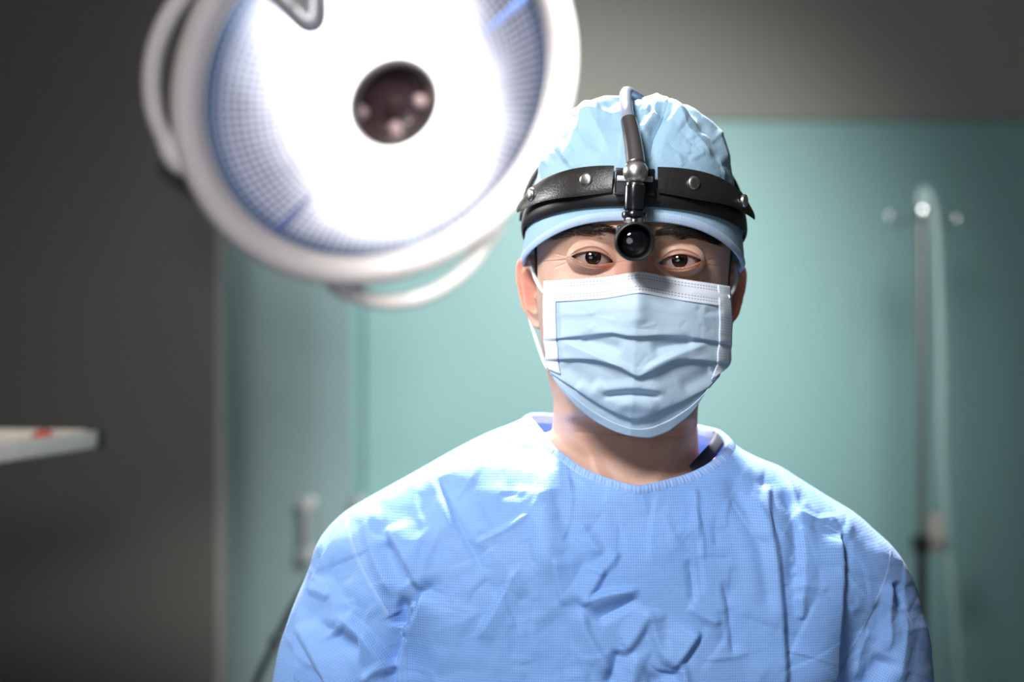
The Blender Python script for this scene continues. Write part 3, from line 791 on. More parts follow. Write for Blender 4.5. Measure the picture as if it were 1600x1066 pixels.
# ears
def ear(sgn):
    Rn, An = 26, 80
    u = np.linspace(0, 2*np.pi, An, endpoint=False); v = np.linspace(0, 1, Rn)
    U, Vv = np.meshgrid(u, v)
    # outline radius: plane coords p (back +), q (up); centre at the ear canal area
    outl_a = np.radians([0, 30, 60, 90, 120, 150, 180, 210, 240, 262, 280, 300, 330, 360])
    outl_r = np.array([17, 22.5, 29.5, 31, 27, 16, 11, 12, 22, 31, 32, 25, 17.5, 17])
    Ro = spl(U, outl_a, outl_r)
    p = Ro*Vv*np.cos(U); q = Ro*Vv*np.sin(U)
    lob = sstep((-q-14)/10)                            # lobe: no relief
    fr = sstep((-p-3)/6)                               # front side fades to the cheek
    helix = 4.2*gauss(Vv-.93, .10)*(1-lob*.8)*(1-fr*.6)
    anti = 3.4*gauss(Vv-.62, .12)*(1-lob)*(1-fr)
    conch = -7.0*np.exp(-(Vv/.42)**4)
    trag = 4.5*np.exp(-((p+8)/3.2)**2-((q+4)/5)**2)
    anttr = 3.0*np.exp(-((p-3)/4)**2-((q+14)/3)**2)
    fossa = -1.6*np.exp(-((p-3)/4)**2-((q-17)/4)**2)
    h = helix+anti+conch+trag+anttr+fossa+1.5*lob
    h = np.where(Vv >= .999, h-2.4, h)
    # back side rings
    b = []
    for vv, dh in ((1.0, -4.5), (.93, -6.0), (.7, -6.5), (.4, -9)):
        b.append((Ro[0]*vv*np.cos(u), Ro[0]*vv*np.sin(u), np.full(An, dh)))
    P = np.concatenate([p, np.array([x_[0] for x_ in b])]); Q = np.concatenate([q, np.array([x_[1] for x_ in b])]); Hh = np.concatenate([h, np.array([x_[2] for x_ in b])])
    fl = rad(36)                                         # flare from the head side
    # plane axes: back+outward, up, normal outward+front
    ax_p = np.array([sgn*math.sin(fl), math.cos(fl), .10]); ax_q = np.array([sgn*.10, .22, .97]); ax_p /= np.linalg.norm(ax_p); ax_q /= np.linalg.norm(ax_q)
    ax_n = np.array([sgn*math.cos(fl), -math.sin(fl), 0])
    cen = np.array([sgn*79.0, 90.0, -24.0])
    W3 = cen+P[..., None]*ax_p+Q[..., None]*ax_q+Hh[..., None]*ax_n
    W3[..., 0] -= sgn*3.5*sstep((-Q-10)/20)
    n = W3.shape[0]
    redn = np.clip(.55+.0*P, 0, 1)*np.exp(-((Q-4)/22)**2)*np.where(np.arange(n)[:, None] < Rn, 1, .7)
    T = np.zeros((n, An, 3)); T[..., 0] = redn
    return W3.reshape(-1, 3), gridF(n, An, True), T.reshape(-1, 3)
allF = [F, np.array(exF)]
for sgn in (-1, 1):
    v_, f_, t_ = ear(sgn); allF.append((f_ if sgn > 0 else f_[:, ::-1])+len(bodyV))
    bodyV = np.concatenate([bodyV, H(v_)]); toneV = np.concatenate([toneV, t_])
# arms and legs (hidden below the picture, inside the gown and trousers)
def limb(pts, rs):
    global bodyV, toneV
    m = MB(); m.tube(curve_pts(pts, 24), np.interp(np.linspace(0, 1, 24), np.linspace(0, 1, len(rs)), rs), 20, cap=False)
    allF.append(np.array([f for f in m.F])+len(bodyV)); bodyV = np.concatenate([bodyV, m.V[0]]); toneV = np.concatenate([toneV, np.zeros((len(m.V[0]), 3))])
for sx in (-1, 1):
    limb([(GX+sx*.09, 1.17, 1.05), (GX+sx*.10, 1.165, .80), (GX+sx*.10, 1.16, .50), (GX+sx*.10, 1.18, .28), (GX+sx*.10, 1.19, .09), (GX+sx*.105, 1.15, .045), (GX+sx*.11, 1.02, .03)], [.09, .085, .06, .055, .04, .04, .03])
for v in (bodyV,):
    v[:, 2] = np.maximum(v[:, 2], 0.0)
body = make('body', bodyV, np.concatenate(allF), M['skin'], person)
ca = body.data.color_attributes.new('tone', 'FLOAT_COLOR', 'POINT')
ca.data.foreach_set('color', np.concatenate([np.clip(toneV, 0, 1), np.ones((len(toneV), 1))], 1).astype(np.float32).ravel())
tr_ = MB()
for sx in (-1, 1):
    tr_.tube([(GX+sx*.09, 1.17, 1.0), (GX+sx*.10, 1.165, .6), (GX+sx*.10, 1.18, .12)], [.115, .10, .085], 24)
tr_.build('trousers', M['gown_plain'], person)
for sx in (-1, 1):
    m = MB(); m.box((GX+sx*.11-.05, 1.0, 0), (GX+sx*.11+.05, 1.27, .085), bev=.03); m.build('shoe', M['white_plastic'], person)

# ---- eyes
for sgn in (-1, 1):
    n1_, n2_ = 40, 56
    V = []; UV = []
    for i in range(n1_+1):
        ph = math.pi*i/n1_
        for j in range(n2_):
            an = 2*math.pi*j/n2_
            x = 15.4*math.sin(ph)*math.cos(an); z = 12.4*math.sin(ph)*math.sin(an); y = -12.4*math.cos(ph)
            dx = x+sgn*.6; rr_ = math.hypot(dx, z-.2)
            if y < 0: y -= 1.0*max(0, 1-(rr_/7.0)**2)
            V.append((sgn*32.8+x, 12.9+y, z)); UV.append((dx/12.0, (z-.2)/12.0))
    V = H(np.array(V))
    make('eyeball', V, gridF(n1_+1, n2_, True), M['eye'], person, uv=UV)

# ---- hair strands
def strands(name, roots, dirs, lens, r0, curl, parent, mat, nseg=5):
    """each strand a fine tapered three-sided tube; all strands of one patch of hair in one mesh (head frame, mm)"""
    V = []; Fq = []; n = 0
    for R0, D, L, cu in zip(roots, dirs, lens, curl):
        D = D/np.linalg.norm(D); side = np.cross(D, [0, 1, .2]); side /= np.linalg.norm(side)+1e-9; up_ = np.cross(side, D)
        for i in range(nseg):
            f = i/(nseg-1); p = R0+D*L*f+cu*(f**2)*L; r = r0*(1-f*.92)
            for k_ in range(3):
                an = 2*math.pi*k_/3; V.append(p+r*(math.cos(an)*side+math.sin(an)*up_))
        for i in range(nseg-1):
            for k_ in range(3):
                Fq.append((n+i*3+k_, n+i*3+(k_+1) % 3, n+(i+1)*3+(k_+1) % 3, n+(i+1)*3+k_))
        n += nseg*3
    return make(name, H(np.array(V)), np.array(Fq), mat, parent)
rng = np.random.default_rng(7)
hv = headV.reshape(-1, 3); fmask = (hv[:, 1] < 75); hvf = hv[fmask]
def skin_y(x, z):
    d = (hvf[:, 0]-x)**2+(hvf[:, 2]-z)**2; i = np.argpartition(d, 4)[:4]; w_ = 1/(d[i]+.01)
    return float((hvf[i, 1]*w_).sum()/w_.sum())
for sgn in (-1, 1):
    R_, D_, L_, C_ = [], [], [], []
    for q in range(1050):
        t = rng.random()**1.15; x = 12+t*50
        zc = 15.8+4.5*math.sin(min(t*1.25, 1)*math.pi*.62)-5.0*max(0, t-.62)*2.0
        th_ = (8.2-5.2*t) if t > .1 else 5+20*t
        z = zc+(rng.random()-.5)*2*th_*.8
        X_ = sgn*x; y = skin_y(X_, z)
        upness = (1-t)*.9+.1
        R_.append(np.array([X_, y+.2, z])); D_.append(np.array([sgn*(.55+.6*t), -.28+.35*t, upness*(.9 if z < zc else .25)+rng.normal(0, .15)-.25*t]))
        L_.append(5+4*rng.random()); C_.append(np.array([sgn*.12, .12, -.12]))
    strands('eyebrow', R_, D_, L_, .15, C_, person, M['hair'])
    R_, D_, L_, C_ = [], [], [], []
    for q in range(85):                                   # upper lashes
        t = .04+.92*rng.random(); x = 17+31.5*t; X_ = sgn*x
        u_, l_, n_, _ = lid_curves(np.array([X_])); z = float(n_[0]+u_[0])
        y = skin_y(X_, z+.3)
        R_.append(np.array([X_, y+.5, z])); D_.append(np.array([sgn*(t-.45)*.9, -1.0, -.42+rng.normal(0, .1)])); L_.append(3.2+2.2*rng.random()+t); C_.append(np.array([0, 0, .28]))
    for q in range(34):                                   # lower lashes
        t = .2+.75*rng.random(); x = 17+31.5*t; X_ = sgn*x
        u_, l_, n_, _ = lid_curves(np.array([X_])); z = float(n_[0]-l_[0])
        y = skin_y(X_, z-.3)
        R_.append(np.array([X_, y+.4, z])); D_.append(np.array([sgn*(t-.4)*.8, -.8, -.7])); L_.append(1.6+1.2*rng.random()); C_.append(np.array([0, 0, -.1]))
    strands('eyelashes', R_, D_, L_, .12, C_, person, M['hair'])
    R_, D_, L_, C_ = [], [], [], []
    for q in range(900):                                  # sideburn in front of the ear
        z = 16-25*rng.random()**1.2; wd = 9-6*max(0, (-6-z)/24)
        ang_y = 66+rng.random()*wd+(2 if z > 0 else 0)
        c_ = 1-((92-ang_y)/92)**2
        a_ = float(spl(z, hz, ha)); X_ = sgn*(a_*(max(c_, 0)**.5)**.92+.2)
        R_.append(np.array([X_, ang_y, z])); D_.append(np.array([sgn*.25, .35, -1.0+rng.normal(0, .2)])); L_.append(5+5*rng.random()); C_.append(np.array([0, .1, 0]))
    strands('sideburn', R_, D_, L_, .11, C_, person, M['hair'])

# ---- folds: crease lines traced in the cloth, raised or sunk with real depth
def fold_field(px, py, folds, gain=1.0):
    out = np.zeros(px.shape)
    for pts, amp, wl, wr, sh in folds:
        amp = amp*gain if abs(amp) < 6.9 else amp*gain*1.3
        P = np.asarray(pts, float)
        if len(P) > 2: P = curve_pts(P, 4*len(P))
        m_ = max(wl, wr)*(1.02 if sh == 't' else 2.2)
        bb = (px > P[:, 0].min()-m_) & (px < P[:, 0].max()+m_) & (py > P[:, 1].min()-m_) & (py < P[:, 1].max()+m_)
        if not bb.any(): continue
        x = px[bb]; y = py[bb]
        seg = P[1:]-P[:-1]; Ls = np.hypot(seg[:, 0], seg[:, 1])+1e-9; cum = np.concatenate([[0], np.cumsum(Ls)]); tot = cum[-1]
        bd = np.full(x.shape, 1e9); bs = np.zeros(x.shape); bt = np.zeros(x.shape)
        for i in range(len(seg)):
            dx = x-P[i, 0]; dy = y-P[i, 1]
            t = (dx*seg[i, 0]+dy*seg[i, 1])/Ls[i]**2; tc = np.clip(t, 0, 1)
            ex_ = dx-tc*seg[i, 0]; ey = dy-tc*seg[i, 1]; d = np.hypot(ex_, ey)
            cr = seg[i, 0]*dy-seg[i, 1]*dx                 # >0 : right-hand side when walking down the picture = image left
            k_ = d < bd; bd = np.where(k_, d, bd); bs = np.where(k_, np.sign(cr), bs); bt = np.where(k_, (cum[i]+tc*Ls[i])/tot, bt)
        wdt = np.where(bs > 0, wl, wr); q = bd/wdt
        if sh == 't': prof_ = np.clip(1-q, 0, 1)**1.4
        elif sh == 'g': prof_ = np.exp(-q*q)
        else: prof_ = np.clip(1-q, 0, 1)**1.4
        fade = sstep(np.minimum(bt, 1-bt)*5+.05)
        out[bb] += amp*prof_*fade
    return out
# walking DOWN the picture: wl = reach to image left, wr = reach to image right (pixels); amp mm
G = [
 ([(855, 700), (852, 760), (852, 830), (862, 910)], 4.0, 20, 20, 'g'),
 ([(680, 735), (698, 770), (722, 830), (757, 900)], -4.0, 12, 34, 't'),
 ([(668, 742), (690, 790), (708, 840)], 2.5, 40, 10, 't'),
 ([(602, 792), (583, 812), (577, 835), (590, 880), (616, 935)], 5.5, 16, 22, 't'),
 ([(606, 822), (622, 850), (641, 882), (664, 925)], 8.5, 12, 42, 't'),
 ([(600, 845), (616, 880), (640, 915)], -5.0, 18, 14, 'g'),
 ([(664, 922), (657, 955), (640, 1000), (628, 1035), (624, 1100)], 11, 9, 95, 't'),
 ([(647, 940), (641, 970), (632, 1003)], 7.5, 9, 10, 't'),
 ([(618, 945), (632, 952), (626, 985)], -7.0, 16, 12, 'g'),
 ([(504, 900), (520, 925), (529, 955), (524, 985)], 5.0, 34, 14, 't'),
 ([(489, 922), (506, 926), (522, 935)], 4.0, 12, 12, 't'),
 ([(472, 978), (485, 1000), (500, 1030), (516, 1062), (530, 1100)], 8.0, 10, 36, 't'),
 ([(529, 958), (550, 978), (572, 1000), (592, 1030), (610, 1062)], 7.0, 30, 16, 't'),
 ([(526, 985), (545, 1004), (570, 1010)], -5.0, 16, 16, 'g'),
 ([(563, 1072), (590, 1050), (640, 1046)], 5, 14, 14, 't'),
 ([(546, 809), (524, 850), (506, 886), (486, 926), (470, 975), (466, 1100)], 6.0, 5, 46, 't'),
 ([(540, 905), (560, 930), (590, 965)], 2.0, 14, 16, 'g'),
 ([(816, 879), (795, 915), (768, 965), (743, 1003)], 4.0, 10, 34, 't'),
 ([(650, 760), (760, 735), (870, 742)], 3.0, 26, 12, 't'),
 ([(775, 692), (815, 702), (850, 700)], -3.0, 10, 8, 'g'),
 ([(740, 850), (790, 830), (830, 802)], 2.6, 22, 10, 't'),
 ([(740, 822), (775, 832), (830, 803)], 1.2, 10, 10, 't'),
 ([(800, 768), (840, 775), (830, 800)], 1.5, 10, 14, 't'),
 ([(868, 870), (872, 910), (880, 950)], 3.0, 8, 40, 't'),
 ([(944, 886), (930, 915), (908, 948)], 5.0, 34, 9, 't'),
 ([(968, 860), (955, 880), (934, 902)], 2.5, 24, 10, 't'),
 ([(908, 948), (940, 932), (1000, 922)], 6.5, 26, 10, 't'),
 ([(928, 972), (960, 955), (1000, 932)], -5.0, 14, 24, 't'),
 ([(908, 948), (915, 985), (935, 1020), (960, 1060)], 4.5, 26, 12, 't'),
 ([(860, 770), (875, 805), (898, 850)], -2.5, 14, 16, 'g'),
 ([(905, 815), (920, 840), (940, 870)], 2.6, 16, 14, 't'),
 ([(1017, 950), (1000, 985), (980, 1012), (968, 1014)], 6.0, 30, 12, 't'),
 ([(1017, 950), (1022, 985), (1035, 1020), (1046, 1046)], 5.5, 14, 26, 't'),
 ([(968, 1014), (960, 1040), (950, 1075)], -6.0, 16, 20, 't'),
 ([(1002, 1024), (990, 1040), (985, 1080)], 6, 12, 22, 't'),
 ([(1093, 984), (1078, 1008), (1062, 1030), (1046, 1046)], 7.0, 40, 10, 't'),
 ([(1062, 1032), (1070, 1060), (1076, 1090)], 5.0, 12, 12, 't'),
 ([(1046, 1046), (1040, 1060), (1010, 1072)], -6.0, 18, 18, 'g'),
 ([(1128, 905), (1135, 935), (1141, 970), (1145, 1030)], -4.0, 9, 26, 't'),
 ([(1085, 760), (1088, 800), (1090, 850)], 1.8, 16, 8, 't'),
 ([(1075, 872), (1082, 905), (1084, 945)], -3.0, 14, 8, 't'),
 ([(1075, 945), (1100, 965), (1128, 975)], 2.5, 12, 14, 't'),
 ([(1138, 735), (1150, 770), (1168, 800), (1184, 840), (1196, 900), (1205, 970)], -5.0, 15, 15, 'g'),
 ([(1150, 760), (1180, 790), (1203, 846), (1214, 920), (1220, 1000), (1224, 1100)], 7.0, 60, 13, 't'),
 ([(1200, 755), (1198, 790), (1200, 850)], 5.5, 30, 9, 't'),
 ([(1219, 728), (1236, 765), (1250, 810), (1256, 870), (1252, 940), (1246, 968)], 5.0, 12, 22, 't'),
 ([(1222, 760), (1240, 800), (1246, 860), (1238, 930)], -4.5, 14, 16, 'g'),
 ([(1244, 925), (1252, 915), (1290, 925)], 2.6, 10, 12, 't'),
 ([(1244, 930), (1252, 950), (1250, 970)], 3.0, 10, 12, 't'),
 ([(1318, 835), (1314, 850), (1314, 884)], -4.5, 4, 20, 't'),
 ([(1322, 826), (1312, 842), (1310, 900), (1309, 980), (1308, 1100)], 8.0, 75, 12, 't'),
 ([(1389, 905), (1388, 950), (1390, 1000), (1391, 1022)], 4.0, 16, 16, 't'),
 ([(1396, 908), (1404, 930), (1409, 954)], -4.0, 12, 10, 't'),
 ([(1412, 955), (1410, 1000), (1402, 1070)], 4.5, 16, 22, 't'),
 ([(1391, 1027), (1380, 1050), (1366, 1090)], -7.0, 14, 12, 'g'),
 ([(1365, 985), (1352, 1020), (1345, 1075)], 3.5, 18, 16, 't'),
 ([(1220, 1016), (1260, 1024), (1305, 1042)], 1.2, 4, 14, 't'),
 ([(1245, 800), (1275, 812), (1310, 806)], 1.6, 10, 10, 't'),
 ([(1235, 870), (1250, 885), (1238, 900)], 2.0, 10, 10, 't'),
 ([(720, 900), (740, 960), (730, 1050)], 2.0, 40, 30, 'g'),
 ([(690, 950), (675, 1000), (690, 1060)], 2.2, 20, 24, 'g'),
 ([(850, 960), (880, 1000), (900, 1060)], -2.2, 24, 24, 'g'),
 ([(560, 790), (640, 760), (720, 735)], 1.5, 20, 20, 'g'),
]
rg = np.random.default_rng(21)
for q in range(260):
    x0 = rg.uniform(440, 1440); y0 = rg.uniform(650, 1150); an = rg.choice([rg.normal(-.9, .4), rg.normal(.9, .5), rg.normal(1.5, .25)])
    L = rg.uniform(30, 130); am = rg.uniform(.5, 1.9)*(1 if rg.random() < .5 else -1)*(.35+.65*L/130)
    bend = rg.normal(0, 5); w_n, w_w = rg.uniform(5, 13), rg.uniform(22, 60)
    if rg.random() < .5: w_n, w_w = w_w, w_n
    x1, y1 = x0+L*math.cos(an), y0+L*math.sin(an)
    G.append(([(x0, y0), ((x0+x1)/2-bend*math.sin(an), (y0+y1)/2+bend*math.cos(an)), (x1, y1)], am, w_n, w_w, 't'))

# ---- gown
neck_px = [(985, 757.6), (958, 750), (927, 739), (906, 729), (886, 714), (865, 698), (853, 681), (840, 665), (829, 648)]
neck_px_r = [(1000, 758.6), (1031.6, 752.5), (1070.8, 742), (1104, 726.6), (1124.4, 710), (1136, 695), (1137, 686), (1128, 677), (1116, 671)]
neck_Y = [1.072, 1.078, 1.088, 1.098, 1.112, 1.130, 1.148, 1.165, 1.185]
nl = [PX(x, y, Y) for (x, y), Y in zip(neck_px, neck_Y)]
nrr = [PX(x, y, Y) for (x, y), Y in zip(neck_px_r, neck_Y)]
midb = [np.array([GX+.052, 1.232, zpy(667)]), np.array([GX+.025, 1.25, zpy(664)]), np.array([GX, 1.252, zpy(661)]), np.array([GX-.03, 1.25, zpy(657)]), np.array([GX-.058, 1.232, zpy(654)])]
ring = nrr+midb+nl[::-1]
ring = curve_pts(ring, 1200, closed=True)
for _ in range(30): ring[:] = .5*ring+.25*(np.roll(ring, 1, 0)+np.roll(ring, -1, 0))
# choose psi for each neckline point, then spread over the shape below
def psi_of(P):
    z = P[:, 2]; dx = P[:, 0]-GX
    Wd = np.where(dx >= 0, WR(z), WL(z)); c_ = np.clip(np.abs(dx)/Wd, 0, 1)**(1/.92)*np.sign(dx)
    s_ = np.where(P[:, 1] < 1.178, -1, 1)
    return np.arctan2(s_*np.sqrt(1-c_**2), c_)
psn = psi_of(ring)
# columns: even spread along the lower hem, dense in front
NG = 860
pe = dens(NG+1, -np.pi/2-np.pi, -np.pi/2+np.pi, lambda q: .30+.9*np.exp(-((q+np.pi/2)/1.45)**6))[:-1]
i0 = int(np.argmin(ring[:, 0]*0+np.hypot(ring[:, 0]-nl[0][0], ring[:, 1]-1.07)))
roll_ = np.roll(ring, -i0, 0); ps_r = np.unwrap(np.roll(psn, -i0))
lenr = np.concatenate([[0], np.cumsum(np.linalg.norm(np.diff(roll_, axis=0), axis=1))]); lenr /= lenr[-1]+np.linalg.norm(roll_[0]-roll_[-1])
# fraction mapping: front centre (pe=-pi/2) -> 0 ; right side pe=0 -> .5ish
fr_ = ((pe+np.pi/2)/(2*np.pi)) % 1.0
Kp = np.stack([np.interp(fr_, lenr, roll_[:, j], period=1) for j in range(3)], 1)
NRW = 400
zb = zpy(1130)
vfr = np.concatenate([np.linspace(0, 1, NRW)])
rowsG = []
ps0 = np.unwrap(psi_of(Kp))
kw = 14
_per = ps0[-1]-ps0[0]; _per = 2*np.pi*np.sign(_per)
ext = np.concatenate([ps0-_per, ps0, ps0+_per]); ker = np.hanning(2*kw+1); ker /= ker.sum()
sm_ = np.convolve(ext, ker, 'same')[NG:2*NG]
sidew = np.exp(-((np.abs(((ps0+np.pi/2+np.pi) % (2*np.pi))-np.pi)-np.pi/2)/.8)**2)
ps0s = sm_
for v in vfr:
    z = Kp[:, 2]+(zb-Kp[:, 2])*v
    k_ = sstep(v/.55)
    d_ = (pe-ps0s+np.pi) % (2*np.pi)-np.pi
    ps = ps0s+d_*k_
    g = gown_pt(ps, z)
    b_ = float(1-sstep(v/.16))
    off = Kp-gown_pt(ps0s, Kp[:, 2])
    g[:, :2] += off[:, :2]*b_
    rowsG.append(g)
GV = np.array(rowsG)                                      # rows x cols x 3
# soft hang: smooth the loft a little
for _ in range(6):
    GV[1:-1] = .5*GV[1:-1]+.25*(GV[:-2]+GV[2:])
    Lr = np.roll(GV, 1, 1); Rr = np.roll(GV, -1, 1); GV[2:] = .5*GV[2:]+.25*(Lr[2:]+Rr[2:])
def normals(V):
    du = np.roll(V, -1, 1)-np.roll(V, 1, 1); dv = np.gradient(V, axis=0); n = np.cross(du, dv)
    n /= np.linalg.norm(n, axis=-1, keepdims=True)+1e-12; return n
Nn = normals(GV)
if (Nn[200, np.argmin(np.abs(pe+np.pi/2))][1]) > 0: Nn = -Nn
gpx, gpy = to_px(GV)
frontw = sstep((-Nn[..., 1]-.12)/.4)
disp = fold_field(gpx, gpy, G, .9); disp = 8*np.tanh(disp/8)
for _ in range(1):
    disp[1:-1] = .5*disp[1:-1]+.25*(disp[:-2]+disp[2:]); disp = .5*disp+.25*(np.roll(disp, 1, 1)+np.roll(disp, -1, 1))
back_px = GV[..., 0]*1900+800; back_py = 533-(GV[..., 2]-CAMZ)*1900
G2 = [([(rg.uniform(450, 1450), rg.uniform(640, 1100)) for _ in range(3)], rg.uniform(-4, 4), rg.uniform(15, 50), rg.uniform(15, 50), 't') for _ in range(16)]
dispb = fold_field(back_px, back_py, G2)
# low frequency drape
lowf = 1.6*np.sin(GV[..., 0]*38+3*np.sin(GV[..., 2]*14))*np.cos(GV[..., 2]*21+1)+.9*np.sin(GV[..., 0]*71-GV[..., 2]*55)
edgef = sstep(vfr/.06)[:, None]
D = (disp*frontw+dispb*sstep((Nn[..., 1]-.1)/.4)+lowf*.5)*edgef*.001
GV0 = GV.copy()
def arm_groove(V, ramp):
    dxl = GX-V[..., 0]; dxr = V[..., 0]-GX
    g_ = np.exp(-((dxl-.172)/.022)**2)+np.exp(-((dxr-.166)/.022)**2)
    V[..., 1] += np.where(V[..., 1] < YS, 1, -1)*g_*ramp*np.abs(V[..., 1]-YS)/.12
    return V
GV = arm_groove(GV, .022*sstep((gpy-905)/150))
GV = GV+Nn*D[..., None]
# keep the cloth outside the body
# continue below the picture to the hem
last = GV[-1]; low = []
for q in np.linspace(0, 1, 40)[1:]:
    z = zb+(0.50-zb)*q; L_ = last.copy(); L_[:, 2] = z
    cx, cy = GX, YS; fl = 1-.16*math.sin(q*math.pi*.5)+.05*q
    ww = .012*np.sin(pe*9+1.5*q)*sstep(q*3)
    L_[:, 0] = cx+(last[:, 0]-cx)*(fl-.12*q)+ww*np.cos(pe); L_[:, 1] = cy+(last[:, 1]-cy)*(1+.15*q)+ww*np.sin(pe); L_ = arm_groove(L_, .05*float(sstep(q*4))); low.append(L_)
GALL = np.concatenate([GV, np.array(low)])
# uv in metres: sleeves' cloth grain runs down the arm
ux = GALL[..., 0].copy(); uz = GALL[..., 2].copy()
gx_, gy_ = to_px(GALL)
seamL = spl(gy_, [760, 809, 855, 915, 961, 1001, 1100], [560, 546, 552, 575, 604, 632, 640])
seamR = spl(gy_, [820, 871, 909, 968, 1008, 1027, 1100], [1400, 1392, 1381, 1354, 1335, 1311, 1308])
sl = (gx_ < seamL) & (GALL[..., 1] < 1.19); sr = (gx_ > seamR) & (GALL[..., 1] < 1.19)
for mk, an in ((sl, rad(-33)), (sr, rad(28))):
    cx = ux[mk]; cz = uz[mk]; ux[mk] = cx*math.cos(an)-cz*math.sin(an); uz[mk] = cx*math.sin(an)+cz*math.cos(an)
gF = gridF(len(GALL), NG, True)
gown = make('gown', GALL, gF, M['gown'], person, uv=np.stack([ux, uz], -1))
so = gown.modifiers.new('thickness', 'SOLIDIFY'); so.thickness = .0008; so.offset = -1
# neckband, a folded strip standing just proud of the cloth
arc = np.zeros((60, NG)); arc[1:] = np.cumsum(np.linalg.norm(np.diff(GV[:60], axis=0), axis=-1), axis=0)
def along(col_pts, ac, dist):
    return np.array([np.interp(dist, ac, col_pts[:, j]) for j in range(3)])
NBR = 14; band = np.zeros((NBR, NG, 3))
Kc = GV[0].mean(0)
for j in range(NG):
    for i, dd in enumerate(np.linspace(0, .0088, NBR)):
        band[i, j] = along(GV[:60, j], arc[:, j], dd)
nb_ = Nn[8]
gather = .35*np.sin(np.arange(NG)*.75)*(.4+.6*np.sin(np.arange(NG)*.083)**2)+.25*np.sin(np.arange(NG)*.31+2)
for i in range(NBR):
    q = i/(NBR-1); hgt = 1.6*math.sin(math.pi*min(1, .12+q*.95))**.5+(gather if 1 < i < NBR-2 else 0)*np.sin(np.pi*q)*.8
    band[i] += nb_*(np.asarray(hgt)*.001)[..., None] if np.ndim(hgt) else nb_*hgt*.001
inner = band[0]+(np.array([Kc[0], Kc[1]+.0, Kc[2]])-band[0])*0.012-nb_*.002; inner[:, 2] -= .0005
inner2 = inner-np.array([0, 0, .006])
nbV = np.concatenate([[inner2], [inner], band])
uu = np.cumsum(np.concatenate([[0], np.linalg.norm(np.diff(band[0], axis=0), axis=1)]))
nbUV = np.stack([np.tile(uu, (NBR+2, 1)), np.tile((np.arange(NBR+2)*.0008)[:, None], (1, NG))], -1)
nbo = make('neckband', nbV, gridF(NBR+2, NG, True), M['gown_plain'], gown, uv=nbUV)
# armhole seam tapes laid on the gown
flatP = GV[:, :, :].reshape(-1, 3); fpx, fpy = to_px(flatP); fN = Nn.reshape(-1, 3); fok = fN[:, 1] < .3
idx_ok = np.where(fok)[0]; fpx = fpx[idx_ok]; fpy = fpy[idx_ok]
def on_gown(px, py):
    d = (fpx-px)**2+(fpy-py)**2; k_ = np.argpartition(d, 3)[:3]; w_ = 1/(d[k_]+.05); i = idx_ok[k_]
    return (flatP[i]*w_[:, None]).sum(0)/w_.sum(), fN[i[0]]
def tape(pts, wpx, name):
    P = curve_pts([(x, y, 0) for x, y in pts], 90)[:, :2]; T = np.gradient(P, axis=0); T /= np.linalg.norm(T, axis=1)[:, None]
    S = np.stack([-T[:, 1], T[:, 0]], 1); V = []; UVs = []; dist = 0
    for i in range(len(P)):
        if i: dist += np.linalg.norm(P[i]-P[i-1])*.0005
        for k_, o_ in enumerate(np.linspace(-.5, .5, 7)):
            p, n_ = on_gown(*(P[i]+S[i]*o_*wpx)); hgt = (.9 if 0 < k_ < 6 else -.4)+(-.35 if k_ in (1, 5) else 0)
            V.append(p+n_*hgt*.001); UVs.append((dist, o_*wpx*.0005))
    return make(name, V, gridF(len(P), 7), M['gown_plain'], gown, uv=UVs)
tape([(543, 812), (546, 835), (554, 862), (566, 890), (582, 920), (603, 956), (622, 985), (634, 1004)], 17, 'sleeve_seam')
tape([(1391, 862), (1388, 885), (1381, 909), (1368, 940), (1354, 968), (1335, 1004), (1318, 1024), (1309, 1030)], 11, 'sleeve_seam')
# undershirt showing inside the neckline on the right
US = []
for dd in (0, 1):
    pass
uc = curve_pts([PX(1090, 740, 1.112), PX(1106, 722, 1.125), PX(1118, 708, 1.138), PX(1127, 694, 1.155), PX(1128, 686, 1.17), PX(1122, 684, 1.19), PX(1100, 676, 1.22)], 40)
ut = []
for i, p in enumerate(uc):
    wv = np.array([-.0075, .002, .006])
    for k_ in range(5): ut.append(p+wv*(k_/4-.15)+np.array([0, -.0015*math.sin(k_/4*math.pi), 0]))
und = make('undershirt', ut, gridF(40, 5), M['navy'], person); so = und.modifiers.new('t', 'SOLIDIFY'); so.thickness = .0015

# ---- mask
def mask_y(x, z):
    ax = np.abs(x)
    y0 = spl(z, [-140, -125, -105, -85, -65, -40, -20, -8, 10], [10, 1, -12, -20, -24, -25, -17, -10, -4])
    flat = spl(ax, [0, 12, 25, 40, 55, 66, 74, 82, 95], [0, 3.0, 8.5, 16, 26, 37, 50, 66, 95])
    nose = 0.30*np.exp(-(ax/9)**2)*spl(z, [-60, -35, -15, 0], [0, -14, -12, -4])
    top = spl(z, [-60, -30, -8, 5], [0, 3, 9, 11])*np.exp(-((ax-24)/11)**2)*.55
    lowp = spl(z, [-140, -110, -80], [.9, 1.0, 1.0])
    return y0+flat*lowp+nose+top
def row_py(pts, n):
    P = np.array(pts, float); s_ = np.linspace(P[0, 0], P[-1, 0], n); return np.stack([s_, spl(s_, P[:, 0], P[:, 1])], 1)
NM = 150
edge_top = [(850, 440.3), (880, 439), (915, 437), (940, 435.2), (962, 432), (985, 428), (999, 426.5), (1013, 428), (1036, 432.5), (1060, 437), (1084, 440.6), (1112, 444.5), (1140, 449)]
def shiftrow(r, d, x0=None, x1=None):
    r = [(x, y+d) for x, y in r]
    if x0 is not None:
        k_ = (x1-x0)/(r[-1][0]-r[0][0]); r = [(x0+(x-r[0][0])*k_, y) for x, y in r]
    return r
